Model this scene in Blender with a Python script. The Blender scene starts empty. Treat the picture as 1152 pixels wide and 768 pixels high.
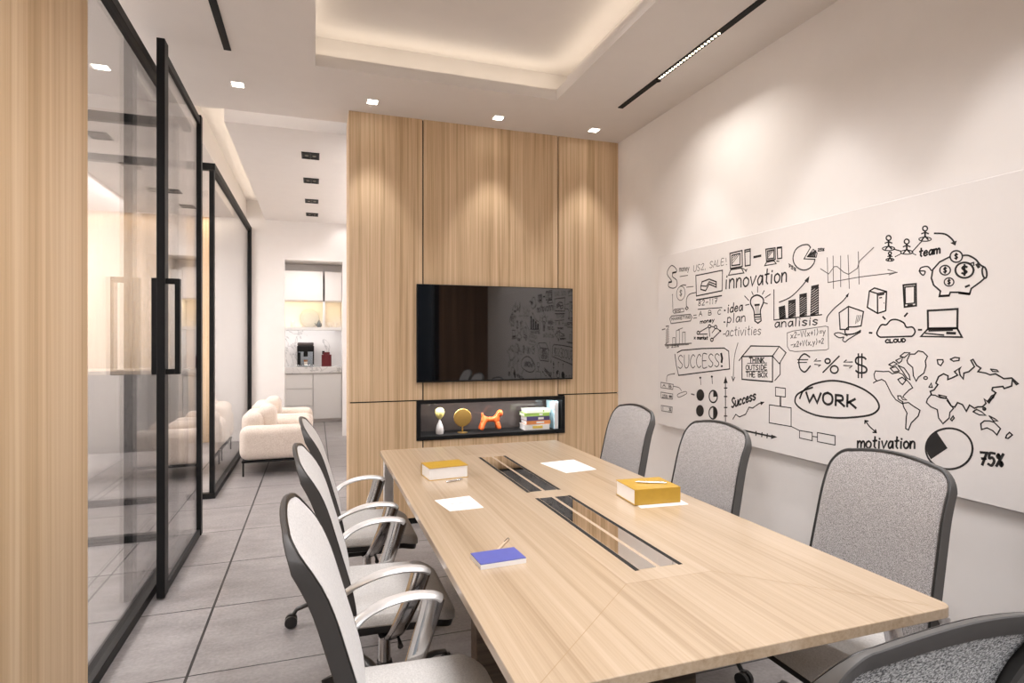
import bpy, bmesh, math, random
from mathutils import Vector, Matrix
C = bpy.context.scene
COL = C.collection
random.seed(7)
PI = math.pi

# ------------------------------------------------------------------ camera, world, exposure, large lights
EYE = 1.45
cam = bpy.data.cameras.new('camera'); camo = bpy.data.objects.new('camera', cam); COL.objects.link(camo)
cam.sensor_width = 36.0; cam.lens = 654.0/1152*36; cam.shift_y = -2/1152; cam.clip_start = 0.02
camo.location = (0, 0, EYE); camo.rotation_euler = (PI/2, 0, -math.radians(18.671))
C.camera = camo
w = bpy.data.worlds.new('world'); C.world = w; w.use_nodes = True
w.node_tree.nodes['Background'].inputs[0].default_value = (0.55, 0.62, 0.75, 1)
w.node_tree.nodes['Background'].inputs[1].default_value = 0.15
C.view_settings.view_transform = 'Standard'; C.view_settings.look = 'None'
C.view_settings.gamma = 1.0; C.view_settings.use_curve_mapping = False
C.view_settings.exposure = 0.27
C.cycles.transparent_max_bounces = 32
C.cycles.diffuse_bounces = 6
C.cycles.max_bounces = 14
C.cycles.sample_clamp_indirect = 6.0

WARM = (1.0, 0.86, 0.70); SOFT = (1.0, 0.95, 0.90); NEUT = (1.0, 0.975, 0.985)
def area(name, loc, size, power, rot=(0, 0, 0), color=SOFT, spread=180):
    l = bpy.data.lights.new(name, 'AREA'); l.shape = 'RECTANGLE'; l.size, l.size_y = size
    l.energy = power; l.color = color; l.spread = math.radians(spread)
    o = bpy.data.objects.new(name, l); o.location = loc; o.rotation_euler = rot; COL.objects.link(o); return o
def spot(name, loc, power, half, target=None, color=NEUT, blend=0.35, radius=0.03):
    l = bpy.data.lights.new(name, 'SPOT'); l.energy = power; l.spot_size = math.radians(2*half); l.spot_blend = blend
    l.color = color; l.shadow_soft_size = radius
    o = bpy.data.objects.new(name, l); o.location = loc; COL.objects.link(o)
    if target: o.rotation_euler = (Vector(target)-Vector(loc)).to_track_quat('-Z', 'Y').to_euler()
    return o
# light strips hidden on the ledge of the ceiling tray (face up and inward)
TX0, TX1, TY0, TY1 = 0.0, 1.66, 0.30, 3.90
area('tray_strip_light', (-0.06, 2.1, 3.285), (0.03, 3.6), 1.9, (0, PI, 0), WARM)
area('tray_strip_light', (1.72, 2.1, 3.285), (0.03, 3.6), 1.9, (0, PI, 0), WARM)
area('tray_strip_light', (0.83, 3.96, 3.285), (1.7, 0.03), 0.95, (0, PI, 0), WARM)
area('tray_strip_light', (0.83, 0.24, 3.285), (1.7, 0.03), 0.95, (0, PI, 0), WARM)
# added soft light in the tray, out of view, to brighten the table
area('tray_fill_light', (0.83, 1.75, 3.44), (1.1, 2.3), 39, (0, 0, 0), NEUT, 124)
area('lobby_fill_light', (0.6, -1.2, 3.15), (1.6, 0.9), 80, (0, 0, 0), NEUT)  # added unseen lamp behind the camera; lights the head chair's back
# strips in the corridor slot and in the cove over the glass
area('slot_strip_light', (-0.2, 4.90, 3.40), (1.2, 0.03), 1.3, (-PI/2+0.5, 0, 0), NEUT)
area('cove_strip_light', (-0.86, 7.0, 3.27), (0.03, 3.9), 2.6, (0, PI+0.9, 0), WARM)
# the linear module of the right track and the corridor downlights
area('track_module_light', (2.165, 3.06, 3.168), (0.03, 0.66), 5, (0, 0, 0), SOFT, 120)
for yy in (5.816, 6.726, 7.718, 8.539):
    spot('corridor_downlight_light', (-0.045, yy, 3.16), 19, 62, (-0.045, yy, 0), NEUT, 0.9, 0.05)

area('corridor_fill_light', (0.34, 7.2, 3.17), (0.04, 3.6), 9.5, (0, -0.25, 0), NEUT, 150)  # added hidden lamp; whitens this wall where the glass mirrors it

# ------------------------------------------------------------------ materials
MATS = {}
def new_mat(name):
    m = bpy.data.materials.new(name); m.use_nodes = True; MATS[name] = m
    nt = m.node_tree; return m, nt, nt.nodes, nt.links, nt.nodes['Principled BSDF']
def plain(name, col, rough=0.5, metal=0.0, spec=0.5, coat=0.0, emit=None, es=0.0, noise=0.03, nscale=40):
    m, nt, N, L, b = new_mat(name)
    b.inputs['Roughness'].default_value = rough; b.inputs['Metallic'].default_value = metal
    b.inputs['Specular IOR Level'].default_value = spec; b.inputs['Coat Weight'].default_value = coat
    tc = N.new('ShaderNodeTexCoord'); nz = N.new('ShaderNodeTexNoise'); nz.inputs['Scale'].default_value = nscale
    nz.inputs['Detail'].default_value = 3
    L.new(tc.outputs['Object'], nz.inputs['Vector'])
    rp = N.new('ShaderNodeValToRGB')
    rp.color_ramp.elements[0].color = tuple(max(0, c*(1-noise)) for c in col)+(1,)
    rp.color_ramp.elements[1].color = tuple(min(1, c*(1+noise)) for c in col)+(1,)
    rp.color_ramp.elements[0].position = .3; rp.color_ramp.elements[1].position = .7
    L.new(nz.outputs['Fac'], rp.inputs['Fac']); L.new(rp.outputs['Color'], b.inputs['Base Color'])
    if emit:
        b.inputs['Emission Color'].default_value = tuple(emit)+(1,); b.inputs['Emission Strength'].default_value = es
    return m
def wood(name, dark, mid, light, scale=(60, 60, 1.2), rough=0.45, coat=0.0, band=0.16, spec=0.4, con=0.13):
    m, nt, N, L, b = new_mat(name)
    tc = N.new('ShaderNodeTexCoord')
    def noise(sc, det, rgh, dist=0.0):
        mp = N.new('ShaderNodeMapping'); mp.inputs['Scale'].default_value = sc
        L.new(tc.outputs['Object'], mp.inputs['Vector'])
        n = N.new('ShaderNodeTexNoise'); n.inputs['Scale'].default_value = 1; n.inputs['Detail'].default_value = det
        n.inputs['Roughness'].default_value = rgh; n.inputs['Distortion'].default_value = dist
        L.new(mp.outputs['Vector'], n.inputs['Vector']); return n
    n1 = noise(scale, 5, 0.6, 0.15)
    n2 = noise(tuple(s*band for s in scale), 3, 0.5, 0.3)
    n3 = noise(tuple(s*4.5 for s in scale), 2, 0.5)
    def mth(op, a, bb):
        k = N.new('ShaderNodeMath'); k.operation = op
        for i, x in enumerate((a, bb)):
            if isinstance(x, (int, float)): k.inputs[i].default_value = x
            else: L.new(x, k.inputs[i])
        return k.outputs[0]
    f = mth('ADD', mth('MULTIPLY', n1.outputs['Fac'], 0.55), mth('MULTIPLY', n2.outputs['Fac'], 0.35))
    f = mth('ADD', f, mth('MULTIPLY', n3.outputs['Fac'], 0.10))
    rp = N.new('ShaderNodeValToRGB'); e = rp.color_ramp.elements
    e[0].position = 0.5-con; e[0].color = tuple(dark)+(1,); e[1].position = 0.5+con; e[1].color = tuple(light)+(1,)
    x = e.new(0.5); x.color = tuple(mid)+(1,)
    L.new(f, rp.inputs['Fac']); L.new(rp.outputs['Color'], b.inputs['Base Color'])
    b.inputs['Roughness'].default_value = rough; b.inputs['Coat Weight'].default_value = coat
    b.inputs['Coat Roughness'].default_value = 0.2; b.inputs['Specular IOR Level'].default_value = spec
    bp = N.new('ShaderNodeBump'); bp.inputs['Strength'].default_value = 0.06; bp.inputs['Distance'].default_value = 0.002
    L.new(n1.outputs['Fac'], bp.inputs['Height']); L.new(bp.outputs['Normal'], b.inputs['Normal'])
    return m
def fabric(name, dark, light, s=260, rough=0.9, bump=0.3, mix=(0.35, 0.65), big=0.0):
    m, nt, N, L, b = new_mat(name)
    tc = N.new('ShaderNodeTexCoord')
    outs = []
    for sc in ((s, s*0.6, s), (s*0.5, s, s*0.7)):
        mp = N.new('ShaderNodeMapping'); mp.inputs['Scale'].default_value = sc
        L.new(tc.outputs['Object'], mp.inputs['Vector'])
        n = N.new('ShaderNodeTexNoise'); n.inputs['Scale'].default_value = 1; n.inputs['Detail'].default_value = 2
        L.new(mp.outputs['Vector'], n.inputs['Vector']); outs.append(n.outputs['Fac'])
    ad = N.new('ShaderNodeMath'); ad.operation = 'ADD'; L.new(outs[0], ad.inputs[0]); L.new(outs[1], ad.inputs[1])
    hf = N.new('ShaderNodeMath'); hf.operation = 'MULTIPLY'; L.new(ad.outputs[0], hf.inputs[0]); hf.inputs[1].default_value = 0.5
    rp = N.new('ShaderNodeValToRGB'); e = rp.color_ramp.elements
    e[0].position = mix[0]; e[0].color = tuple(dark)+(1,); e[1].position = mix[1]; e[1].color = tuple(light)+(1,)
    L.new(hf.outputs[0], rp.inputs['Fac']); L.new(rp.outputs['Color'], b.inputs['Base Color'])
    b.inputs['Roughness'].default_value = rough; b.inputs['Specular IOR Level'].default_value = 0.2
    b.inputs['Sheen Weight'].default_value = 0.25
    bp = N.new('ShaderNodeBump'); bp.inputs['Strength'].default_value = bump; bp.inputs['Distance'].default_value = 0.002
    L.new(hf.outputs[0], bp.inputs['Height']); L.new(bp.outputs['Normal'], b.inputs['Normal'])
    return m
def glass_mat(name, tint=(0.97, 0.97, 0.97), base=0.08):
    m = bpy.data.materials.new(name); m.use_nodes = True; MATS[name] = m
    nt = m.node_tree; N = nt.nodes; L = nt.links; N.clear()
    out = N.new('ShaderNodeOutputMaterial'); mx = N.new('ShaderNodeMixShader')
    tr = N.new('ShaderNodeBsdfTransparent'); tr.inputs[0].default_value = tuple(tint)+(1,)
    gl = N.new('ShaderNodeBsdfGlossy'); gl.inputs['Roughness'].default_value = 0.0
    lw = N.new('ShaderNodeLayerWeight'); lw.inputs['Blend'].default_value = 0.5
    pw = N.new('ShaderNodeMath'); pw.operation = 'POWER'; L.new(lw.outputs['Facing'], pw.inputs[0]); pw.inputs[1].default_value = 4
    ml = N.new('ShaderNodeMath'); ml.operation = 'MULTIPLY_ADD'; L.new(pw.outputs[0], ml.inputs[0])
    ml.inputs[1].default_value = 1-base; ml.inputs[2].default_value = base
    L.new(ml.outputs[0], mx.inputs[0]); L.new(tr.outputs[0], mx.inputs[1]); L.new(gl.outputs[0], mx.inputs[2])
    L.new(mx.outputs[0], out.inputs[0]); return m
def tile_mat(name):
    m, nt, N, L, b = new_mat(name)
    tc = N.new('ShaderNodeTexCoord'); sp = N.new('ShaderNodeSeparateXYZ'); L.new(tc.outputs['Object'], sp.inputs[0])
    def mth(op, a, bb, cc=None):
        k = N.new('ShaderNodeMath'); k.operation = op
        for i, x in enumerate((a, bb, cc)):
            if x is None: continue
            if isinstance(x, (int, float)): k.inputs[i].default_value = x
            else: L.new(x, k.inputs[i])
        return k.outputs[0]
    def groove(o, off, per, wd):
        a = mth('DIVIDE', mth('SUBTRACT', o, off-per/2), per)
        a = mth('FRACT', a, 0.0)
        a = mth('ABSOLUTE', mth('SUBTRACT', a, 0.5), 0.0)
        return mth('LESS_THAN', a, wd/per/2)
    gx = groove(sp.outputs['X'], -0.525, 0.67, 0.0125)
    gy = groove(sp.outputs['Y'], 2.82, 0.684, 0.008)
    g = mth('MAXIMUM', gx, gy)
    n1 = N.new('ShaderNodeTexNoise'); n1.inputs['Scale'].default_value = 3.5; n1.inputs['Detail'].default_value = 8; n1.inputs['Roughness'].default_value = 0.65
    mp = N.new('ShaderNodeMapping'); mp.inputs['Scale'].default_value = (1, 2.2, 1); L.new(tc.outputs['Object'], mp.inputs[0]); L.new(mp.outputs[0], n1.inputs['Vector'])
    n2 = N.new('ShaderNodeTexNoise'); n2.inputs['Scale'].default_value = 60; n2.inputs['Detail'].default_value = 3; L.new(tc.outputs['Object'], n2.inputs['Vector'])
    f = mth('ADD', mth('MULTIPLY', n1.outputs['Fac'], 0.65), mth('MULTIPLY', n2.outputs['Fac'], 0.35))
    rp = N.new('ShaderNodeValToRGB'); e = rp.color_ramp.elements
    e[0].position = 0.32; e[0].color = (0.175, 0.16, 0.156, 1); e[1].position = 0.68; e[1].color = (0.33, 0.308, 0.303, 1)
    L.new(f, rp.inputs['Fac'])
    mx = N.new('ShaderNodeMix'); mx.data_type = 'RGBA'
    L.new(g, mx.inputs[0]); L.new(rp.outputs['Color'], mx.inputs[6]); mx.inputs[7].default_value = (0.015, 0.014, 0.014, 1)
    L.new(mx.outputs[2], b.inputs['Base Color'])
    L.new(mth('ADD', mth('MULTIPLY', n1.outputs['Fac'], 0.25), 0.30), b.inputs['Roughness'])
    b.inputs['Specular IOR Level'].default_value = 0.45
    bp = N.new('ShaderNodeBump'); bp.inputs['Strength'].default_value = 0.12; bp.inputs['Distance'].default_value = 0.003
    L.new(mth('SUBTRACT', f, mth('MULTIPLY', g, 1.0)), bp.inputs['Height']); L.new(bp.outputs['Normal'], b.inputs['Normal'])
    return m
def marble_mat(name):
    m, nt, N, L, b = new_mat(name)
    tc = N.new('ShaderNodeTexCoord'); n = N.new('ShaderNodeTexNoise'); n.inputs['Scale'].default_value = 1.6
    n.inputs['Detail'].default_value = 6; n.inputs['Distortion'].default_value = 1.5
    L.new(tc.outputs['Object'], n.inputs['Vector'])
    rp = N.new('ShaderNodeValToRGB'); e = rp.color_ramp.elements
    e[0].position = 0.0; e[0].color = (0.80, 0.78, 0.76, 1); e[1].position = 1.0; e[1].color = (0.78, 0.76, 0.74, 1)
    for p, c in ((0.485, 0.78), (0.5, 0.45), (0.515, 0.76)):
        x = e.new(p); x.color = (c, c*0.97, c*0.95, 1)
    L.new(n.outputs['Fac'], rp.inputs['Fac']); L.new(rp.outputs['Color'], b.inputs['Base Color']); b.inputs['Roughness'].default_value = 0.2
    return m

M_WALL = plain('wall_paint', (0.80, 0.765, 0.735), 0.75, noise=0.01, nscale=8)
M_CEIL = plain('ceiling_paint', (0.75, 0.715, 0.685), 0.8, noise=0.01, nscale=8)
M_WOODWALL = wood('oak_wall_veneer', (0.44, 0.285, 0.15), (0.64, 0.455, 0.275), (0.77, 0.58, 0.385), (75, 75, 0.8))
M_PIER = wood('oak_pier_veneer', (0.54, 0.36, 0.19), (0.68, 0.485, 0.285), (0.78, 0.595, 0.39), (34, 34, 0.35), band=0.25)
M_WALNUT = wood('walnut_veneer', (0.10, 0.055, 0.028), (0.19, 0.11, 0.06), (0.27, 0.165, 0.095), (70, 70, 0.8))
M_TABLE = wood('ash_table_veneer', (0.345, 0.245, 0.15), (0.475, 0.36, 0.245), (0.565, 0.445, 0.325), (70, 0.7, 70), 0.32, 0.5, con=0.18)
M_TABLE2 = wood('ash_inlay_veneer', (0.43, 0.32, 0.21), (0.51, 0.395, 0.28), (0.58, 0.465, 0.345), (70, 0.7, 70), 0.3, 0.5, con=0.18)
M_FLOOR = tile_mat('stone_tile')
M_MARBLE = marble_mat('white_marble')
M_BLACK = plain('black_satin_metal', (0.010, 0.010, 0.010), 0.5, spec=0.2)
M_BLACKMAT = plain('matt_black', (0.008, 0.008, 0.008), 0.8)
M_SCREEN = plain('black_screen', (0.004, 0.004, 0.005), 0.03, spec=1.0)
MATS['black_screen'].node_tree.nodes['Principled BSDF'].inputs['IOR'].default_value = 1.65
M_SMOKE = plain('smoked_panel', (0.085, 0.07, 0.064), 0.08, spec=0.9)
M_GLASS = glass_mat('clear_glass')
M_CHROME = plain('polished_aluminium', (0.78, 0.77, 0.76), 0.12, 1.0)
M_ARM = plain('satin_aluminium', (0.84, 0.83, 0.82), 0.32, 0.5)
M_MIRROR = plain('mirror_lid', (0.97, 0.96, 0.95), 0.02, 1.0, noise=0.0)
M_FRAME = plain('graphite_chair_frame', (0.055, 0.05, 0.047), 0.5, 0.0)
M_FRAME2 = plain('grey_chair_frame', (0.10, 0.096, 0.092), 0.5, 0.0)
M_FAB_L = fabric('lit_grey_fabric', (0.53, 0.515, 0.505), (0.66, 0.645, 0.63), 220, bump=0.15)  # chair fabric lightened: brighter light on the left row put into colour
M_FAB_D = fabric('shaded_heather_fabric', (0.12, 0.11, 0.107), (0.50, 0.475, 0.465), 760, bump=0.3, mix=(0.42, 0.58))  # heather weave darkened: shade on the right row put into colour
M_FAB_B = fabric('black_white_mesh', (0.02, 0.02, 0.02), (0.72, 0.72, 0.71), 360, bump=0.5, mix=(0.44, 0.56))
M_SEAT = fabric('warm_grey_seat_fabric', (0.48, 0.46, 0.44), (0.62, 0.60, 0.575), 260, bump=0.2)
M_BASE = plain('dark_nylon', (0.02, 0.019, 0.018), 0.35)
M_BRONZE = plain('polished_bronze_foot', (0.35, 0.27, 0.21), 0.2, 1.0)
M_BOARD = plain('whiteboard_glass', (0.77, 0.735, 0.71), 0.35, noise=0.005)
M_INK = plain('black_ink', (0.012, 0.011, 0.011), 0.6)
M_INK2 = plain('grey_ink', (0.13, 0.12, 0.115), 0.6)
M_PAPER = plain('white_paper', (0.88, 0.87, 0.86), 0.6, noise=0.01)
M_PRINT = plain('grey_print', (0.25, 0.25, 0.26), 0.6)
M_GOLD = plain('ochre_cover', (0.50, 0.30, 0.035), 0.4, noise=0.04)
M_BLUE = plain('blue_cover', (0.10, 0.115, 0.40), 0.45)
M_SILVER = plain('silver_pen', (0.7, 0.7, 0.72), 0.2, 0.9)
M_WHITE = plain('white_lacquer', (0.80, 0.78, 0.76), 0.35, noise=0.005)
M_CREAM = fabric('cream_boucle', (0.62, 0.52, 0.44), (0.80, 0.71, 0.63), 160, bump=0.15)
M_LAMP = plain('lamp_lens', (1, 1, 1), 0.5, emit=(1.0, 0.93, 0.82), es=14)
M_LED = plain('led_dots', (1, 1, 1), 0.5, emit=(1.0, 0.86, 0.62), es=5)
M_LAMPDIM = plain('lamp_lens_dim', (0.05, 0.045, 0.03), 0.3, emit=(1.0, 0.8, 0.5), es=0.05)
M_ORANGE = plain('orange_plastic', (0.85, 0.16, 0.035), 0.3)
M_BRASS = plain('brushed_brass', (0.62, 0.40, 0.12), 0.3, 0.9)
M_SAND = plain('yellow_sand', (0.80, 0.68, 0.24), 0.4)
M_HGLASS = plain('frosted_grey_glass', (0.55, 0.52, 0.50), 0.15, spec=0.8)
M_BURG = plain('burgundy_enamel', (0.12, 0.008, 0.012), 0.3)
M_PLATE = plain('grey_ceramic', (0.42, 0.42, 0.42), 0.4)
M_KETTLE = plain('dark_slate_ceramic', (0.10, 0.12, 0.14), 0.4)
M_CUP = plain('cream_ceramic', (0.80, 0.74, 0.66), 0.35)
M_BEIGE = plain('beige_lacquer', (0.74, 0.69, 0.655), 0.45, noise=0.005)
M_DARKWIN = plain('dark_window', (0.03, 0.045, 0.06), 0.1, spec=0.8)
M_GREYWALL = plain('lobby_grey', (0.36, 0.41, 0.45), 0.7)

# ------------------------------------------------------------------ mesh helpers
def tag(o, label=None, cat=None, group=None, kind=None):
    if label: o['label'] = label
    if cat: o['category'] = cat
    if group: o['group'] = group
    if kind: o['kind'] = kind
    return o
def thing(name, label, cat, loc=(0, 0, 0), rz=0.0, group=None):
    o = bpy.data.objects.new(name, None); o.empty_display_size = 0.1; COL.objects.link(o)
    o.location = loc; o.rotation_euler = (0, 0, rz); return tag(o, label, cat, group)
class MB:
    def __init__(s): s.v = []; s.f = []
    def add(s, vs, fs):
        k = len(s.v); s.v += [tuple(p) for p in vs]; s.f += [tuple(i+k for i in f) for f in fs]; return s
    def box(s, x0, x1, y0, y1, z0, z1):
        return s.add([(x0, y0, z0), (x1, y0, z0), (x1, y1, z0), (x0, y1, z0), (x0, y0, z1), (x1, y0, z1), (x1, y1, z1), (x0, y1, z1)],
              [(0, 3, 2, 1), (4, 5, 6, 7), (0, 1, 5, 4), (1, 2, 6, 5), (2, 3, 7, 6), (3, 0, 4, 7)])
    def prism(s, pts, z0, z1):
        n = len(pts)
        return s.add([(x, y, z0) for x, y in pts]+[(x, y, z1) for x, y in pts],
              [tuple(range(n-1, -1, -1)), tuple(range(n, 2*n))]+[(i, (i+1) % n, n+(i+1) % n, n+i) for i in range(n)])
    def loft(s, rings, closed=True, caps=True):
        n = len(rings[0]); vs = [p for r in rings for p in r]; fs = []
        for k in range(len(rings)-1):
            for i in range(n if closed else n-1):
                j = (i+1) % n; fs.append((k*n+i, k*n+j, (k+1)*n+j, (k+1)*n+i))
        if caps and closed:
            fs.append(tuple(range(n-1, -1, -1))); fs.append(tuple((len(rings)-1)*n+i for i in range(n)))
        return s.add(vs, fs)
    def loop(s, rings):                       # rings joined end to start
        n = len(rings[0]); m = len(rings); vs = [p for r in rings for p in r]
        return s.add(vs, [(k*n+i, k*n+(i+1) % n, ((k+1) % m)*n+(i+1) % n, ((k+1) % m)*n+i) for k in range(m) for i in range(n)])
    def tube(s, path, r, n=10, sx=1.0, sy=1.0, up=(0, 0, 1)):
        P = [Vector(p) for p in path]; rs = r if isinstance(r, (list, tuple)) else [r]*len(P); rings = []
        for i, p in enumerate(P):
            t = (P[min(i+1, len(P)-1)]-P[max(i-1, 0)]).normalized(); u = Vector(up)
            if abs(t.dot(u)) > 0.98: u = Vector((0, 1, 0)) if abs(t.y) < .9 else Vector((1, 0, 0))
            a = t.cross(u).normalized(); b = a.cross(t).normalized()
            rr = rs[i]; rx, ry = (rr if isinstance(rr, (tuple, list)) else (rr*sx, rr*sy))
            rings.append([p+a*(rx*math.cos(2*PI*k/n))+b*(ry*math.sin(2*PI*k/n)) for k in range(n)])
        return s.loft(rings)
    def cyl(s, p0, p1, r0, r1=None, n=20): return s.tube([p0, p1], [r0, r1 if r1 is not None else r0], n)
    def lathe(s, prof, c=(0, 0, 0), n=24):
        rings = [[(c[0]+r*math.cos(2*PI*k/n), c[1]+r*math.sin(2*PI*k/n), c[2]+z) for k in range(n)] for r, z in prof]
        return s.loft(rings)
    def build(s, name, mat, parent=None, smooth=False, bevel=0.0, seg=2, origin=None, subsurf=0):
        o = Vector(origin) if origin else (parent.matrix_basis.translation if (parent and parent.get('_w')) else Vector((0, 0, 0)))
        me = bpy.data.meshes.new(name); me.from_pydata([tuple(Vector(p)-o) for p in s.v], [], s.f); me.validate(); me.update()
        bm = bmesh.new(); bm.from_mesh(me); bmesh.ops.recalc_face_normals(bm, faces=bm.faces); bm.to_mesh(me); bm.free()
        me.materials.append(mat)
        ob = bpy.data.objects.new(name, me); COL.objects.link(ob)
        if parent: ob.parent = parent
        elif origin: ob.location = origin
        if smooth:
            for p in me.polygons: p.use_smooth = True
            me.set_sharp_from_angle(angle=math.radians(42))
        if bevel:
            md = ob.modifiers.new('bevel', 'BEVEL'); md.width = bevel; md.segments = seg; md.limit_method = 'ANGLE'; md.angle_limit = math.radians(50)
            for p in me.polygons: p.use_smooth = True
            me.set_sharp_from_angle(angle=math.radians(60))
        if subsurf:
            md = ob.modifiers.new('sub', 'SUBSURF'); md.levels = subsurf; md.render_levels = subsurf
        return ob
def structure(o): o['kind'] = 'structure'; return o
def children(o): return [c for c in bpy.data.objects if c.parent == o]
def copy_tree(o, parent=None):
    c = o.copy(); COL.objects.link(c)
    if parent: c.parent = parent
    for ch in children(o):
        if ch is not c: copy_tree(ch, c)
    return c
def catmull(P, k=6, closed=False):
    P = [Vector(p) for p in P]; n = len(P); out = []
    rng = range(n if closed else n-1)
    for i in rng:
        g = (lambda j: P[j % n]) if closed else (lambda j: P[max(0, min(n-1, j))])
        p0, p1, p2, p3 = g(i-1), g(i), g(i+1), g(i+2)
        for q in range(k):
            t = q/k
            out.append(0.5*((2*p1)+(p2-p0)*t+(2*p0-5*p1+4*p2-p3)*t*t+(3*p1-p0-3*p2+p3)*t**3))
    if not closed: out.append(P[-1])
    return out
def rrect(hw, hh, r, n=6):
    pts = []
    for cx, cy, a0 in ((hw-r, hh-r, 0), (-hw+r, hh-r, PI/2), (-hw+r, -hh+r, PI), (hw-r, -hh+r, 3*PI/2)):
        for k in range(n+1):
            a = a0+PI/2*k/n; pts.append((cx+r*math.cos(a), cy+r*math.sin(a)))
    return pts

# ------------------------------------------------------------------ the setting
XR, YW, ZC = 2.54, 4.58, 3.19
structure(MB().box(-4.2, 3.2, -2.4, 11.6, -0.1, 0.0).build('floor', M_FLOOR))
cb = MB()
# ceiling over the meeting room with the tray opening, the corridor slot and the cove over the glass
TH = 0.075
cb.box(-4.2, TX0, -2.4, 4.85, ZC, ZC+TH).box(TX1, 2.7, -2.4, 4.85, ZC, ZC+TH)
cb.box(TX0, TX1, -2.4, TY0, ZC, ZC+TH).box(TX0, TX1, TY1, 4.85, ZC, ZC+TH)
cb.box(-0.15, 1.81, 0.15, 4.05, 3.45, 3.50)
cb.box(-0.19, -0.15, 0.15, 4.05, ZC+TH, 3.45).box(1.81, 1.85, 0.15, 4.05, ZC+TH, 3.45)
cb.box(-0.15, 1.81, 0.11, 0.15, ZC+TH, 3.45).box(-0.15, 1.81, 4.05, 4.09, ZC+TH, 3.45)
cb.box(-0.69, 0.9, 5.13, 9.3, ZC, ZC+0.3)
cb.box(-0.95, 0.9, 4.80, 5.15, ZC+0.30, ZC+0.34).box(-0.95, 0.9, 4.78, 4.82, ZC+TH, ZC+0.34)
cb.box(-0.95, -0.66, 5.1, 9.3, ZC+0.26, ZC+0.30)
cb.box(-4.2, -0.94, 4.85, 9.3, ZC-0.01, ZC+0.3)
structure(cb.build('ceiling', M_CEIL))
structure(MB().box(XR, XR+0.12, -2.4, 4.95, 0, ZC+0.3).build('wall_right', M_WALL))
# feature wall with three veneered bays above and below a shadow gap, and a niche
wf = structure(MB().box(0.25, 2.54, 4.60, 4.62, 0.0, 0.655).box(0.25, 2.54, 4.60, 4.62, 0.975, ZC).box(0.25, 0.75, 4.60, 4.62, 0.655, 0.975)
     .box(2.03, 2.54, 4.60, 4.62, 0.655, 0.975).box(0.27, 2.54, 4.86, 4.95, 0, ZC).build('wall_front', M_BLACKMAT))
G = 0.005
for n_, bxs in (('upper', [(0.24, 0.805-G, 0.975, ZC)]), ('upper', [(0.805+G, 1.964-G, 0.972, ZC)]), ('upper', [(1.964+G, 2.54, 0.985, ZC)]),
                ('lower', [(0.24, 0.752, 0.05, 0.965), (0.752, 0.805-G, 0.05, 0.65)]), ('lower', [(0.805+G, 1.964-G, 0.05, 0.65)]),
                ('lower', [(2.028, 2.54, 0.05, 0.975), (1.964+G, 2.028, 0.05, 0.65)])):
    m = MB()
    for x0, x1, z0, z1 in bxs: m.box(x0, x1, YW, 4.60, z0, z1)
    m.build('wood_panel', M_WOODWALL, wf)
MB().box(0.24, 0.25, 4.60, 4.95, 0.05, ZC).build('end_panel', M_WOODWALL, wf)
structure(MB().box(0.255, 2.54, 4.595, 4.60, 0, 0.05).build('baseboard_front', M_BLACK))
# veneered pier at the left, doorway jamb behind the camera
structure(MB().box(-1.0, -0.83, 0.25, 2.64, 0, ZC).build('wall_left', M_PIER))
structure(MB().box(1.77, XR, 0.22, 0.37, 0, ZC).build('wall_back', M_WALNUT))
structure(MB().box(1.70, 1.77, 0.20, 0.38, 0, ZC).box(-0.83, -0.76, 0.20, 0.25, 0, ZC).build('trim_1', M_BLACK))
structure(MB().box(-2.6, XR, -2.4, -2.3, 0, ZC).box(-2.7, -2.6, -2.4, 0.3, 0, ZC).box(-2.6, -1.0, 0.25, 0.35, 0, ZC).build('wall_lobby', M_GREYWALL))
structure(MB().box(0.9, 2.4, -2.3, -2.27, 0.1, 2.7).build('window_1', M_DARKWIN))
# corridor and pantry
XK = 0.44
structure(MB().box(XK, XK+0.1, 4.95, 9.12, 0, ZC).build('wall_corridor_right', M_WALL))
we = MB().box(-0.95, -0.43, 9.12, 9.24, 0, ZC+0.3).box(-0.43, 0.385, 9.12, 9.24, 2.625, ZC+0.3).box(0.385, 0.55, 9.12, 9.24, 0, ZC)
structure(we.build('wall_corridor_end', M_WALL))
structure(MB().box(-0.95, 0.62, 11.12, 11.2, 0, 2.8).build('wall_pantry_rear', M_WALL))
structure(MB().box(-1.02, -0.95, 9.24, 11.2, 0, 2.8).build('wall_pantry_left', M_WALL))
structure(MB().box(0.62, 0.70, 9.24, 11.2, 0, 2.8).build('wall_pantry_right', M_WALL))
structure(MB().box(-1.02, 0.70, 9.24, 11.2, 2.80, 2.9).build('ceiling_pantry', M_CEIL))
structure(MB().box(-0.95, 0.62, 11.10, 11.12, 0.97, 1.62).build('trim_2', M_MARBLE))
# rooms behind the glass: oak wall far back, side walls
structure(MB().box(-1.36, -0.95, 9.14, 9.28, 0, ZC+0.3).build('wall_rear_pier', M_WALL))
wr = structure(MB().box(-4.2, -1.36, 9.16, 9.28, 0, ZC).build('wall_rear_office', M_WOODWALL))
structure(MB().box(-4.25, -4.15, 2.5, 9.3, 0, ZC).build('wall_far_left', M_WALL))
structure(MB().box(-4.2, -1.0, 2.5, 2.62, 0, ZC).build('wall_near_office', M_WALL))
area('office_cove_light', (-2.5, 9.02, 3.16), (2.9, 0.05), 8, (0.15, 0, 0), WARM)
area('office_fill_light', (-3.35, 7.3, 3.15), (1.2, 1.2), 170, (0, 0, 0), NEUT)  # added lamp kept out of view; brightens the room behind the glass
area('office_fill_light', (-3.5, 3.7, 3.15), (1.2, 1.2), 130, (0, 0, 0), NEUT)  # second added lamp, also out of view, for the nearer office

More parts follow.
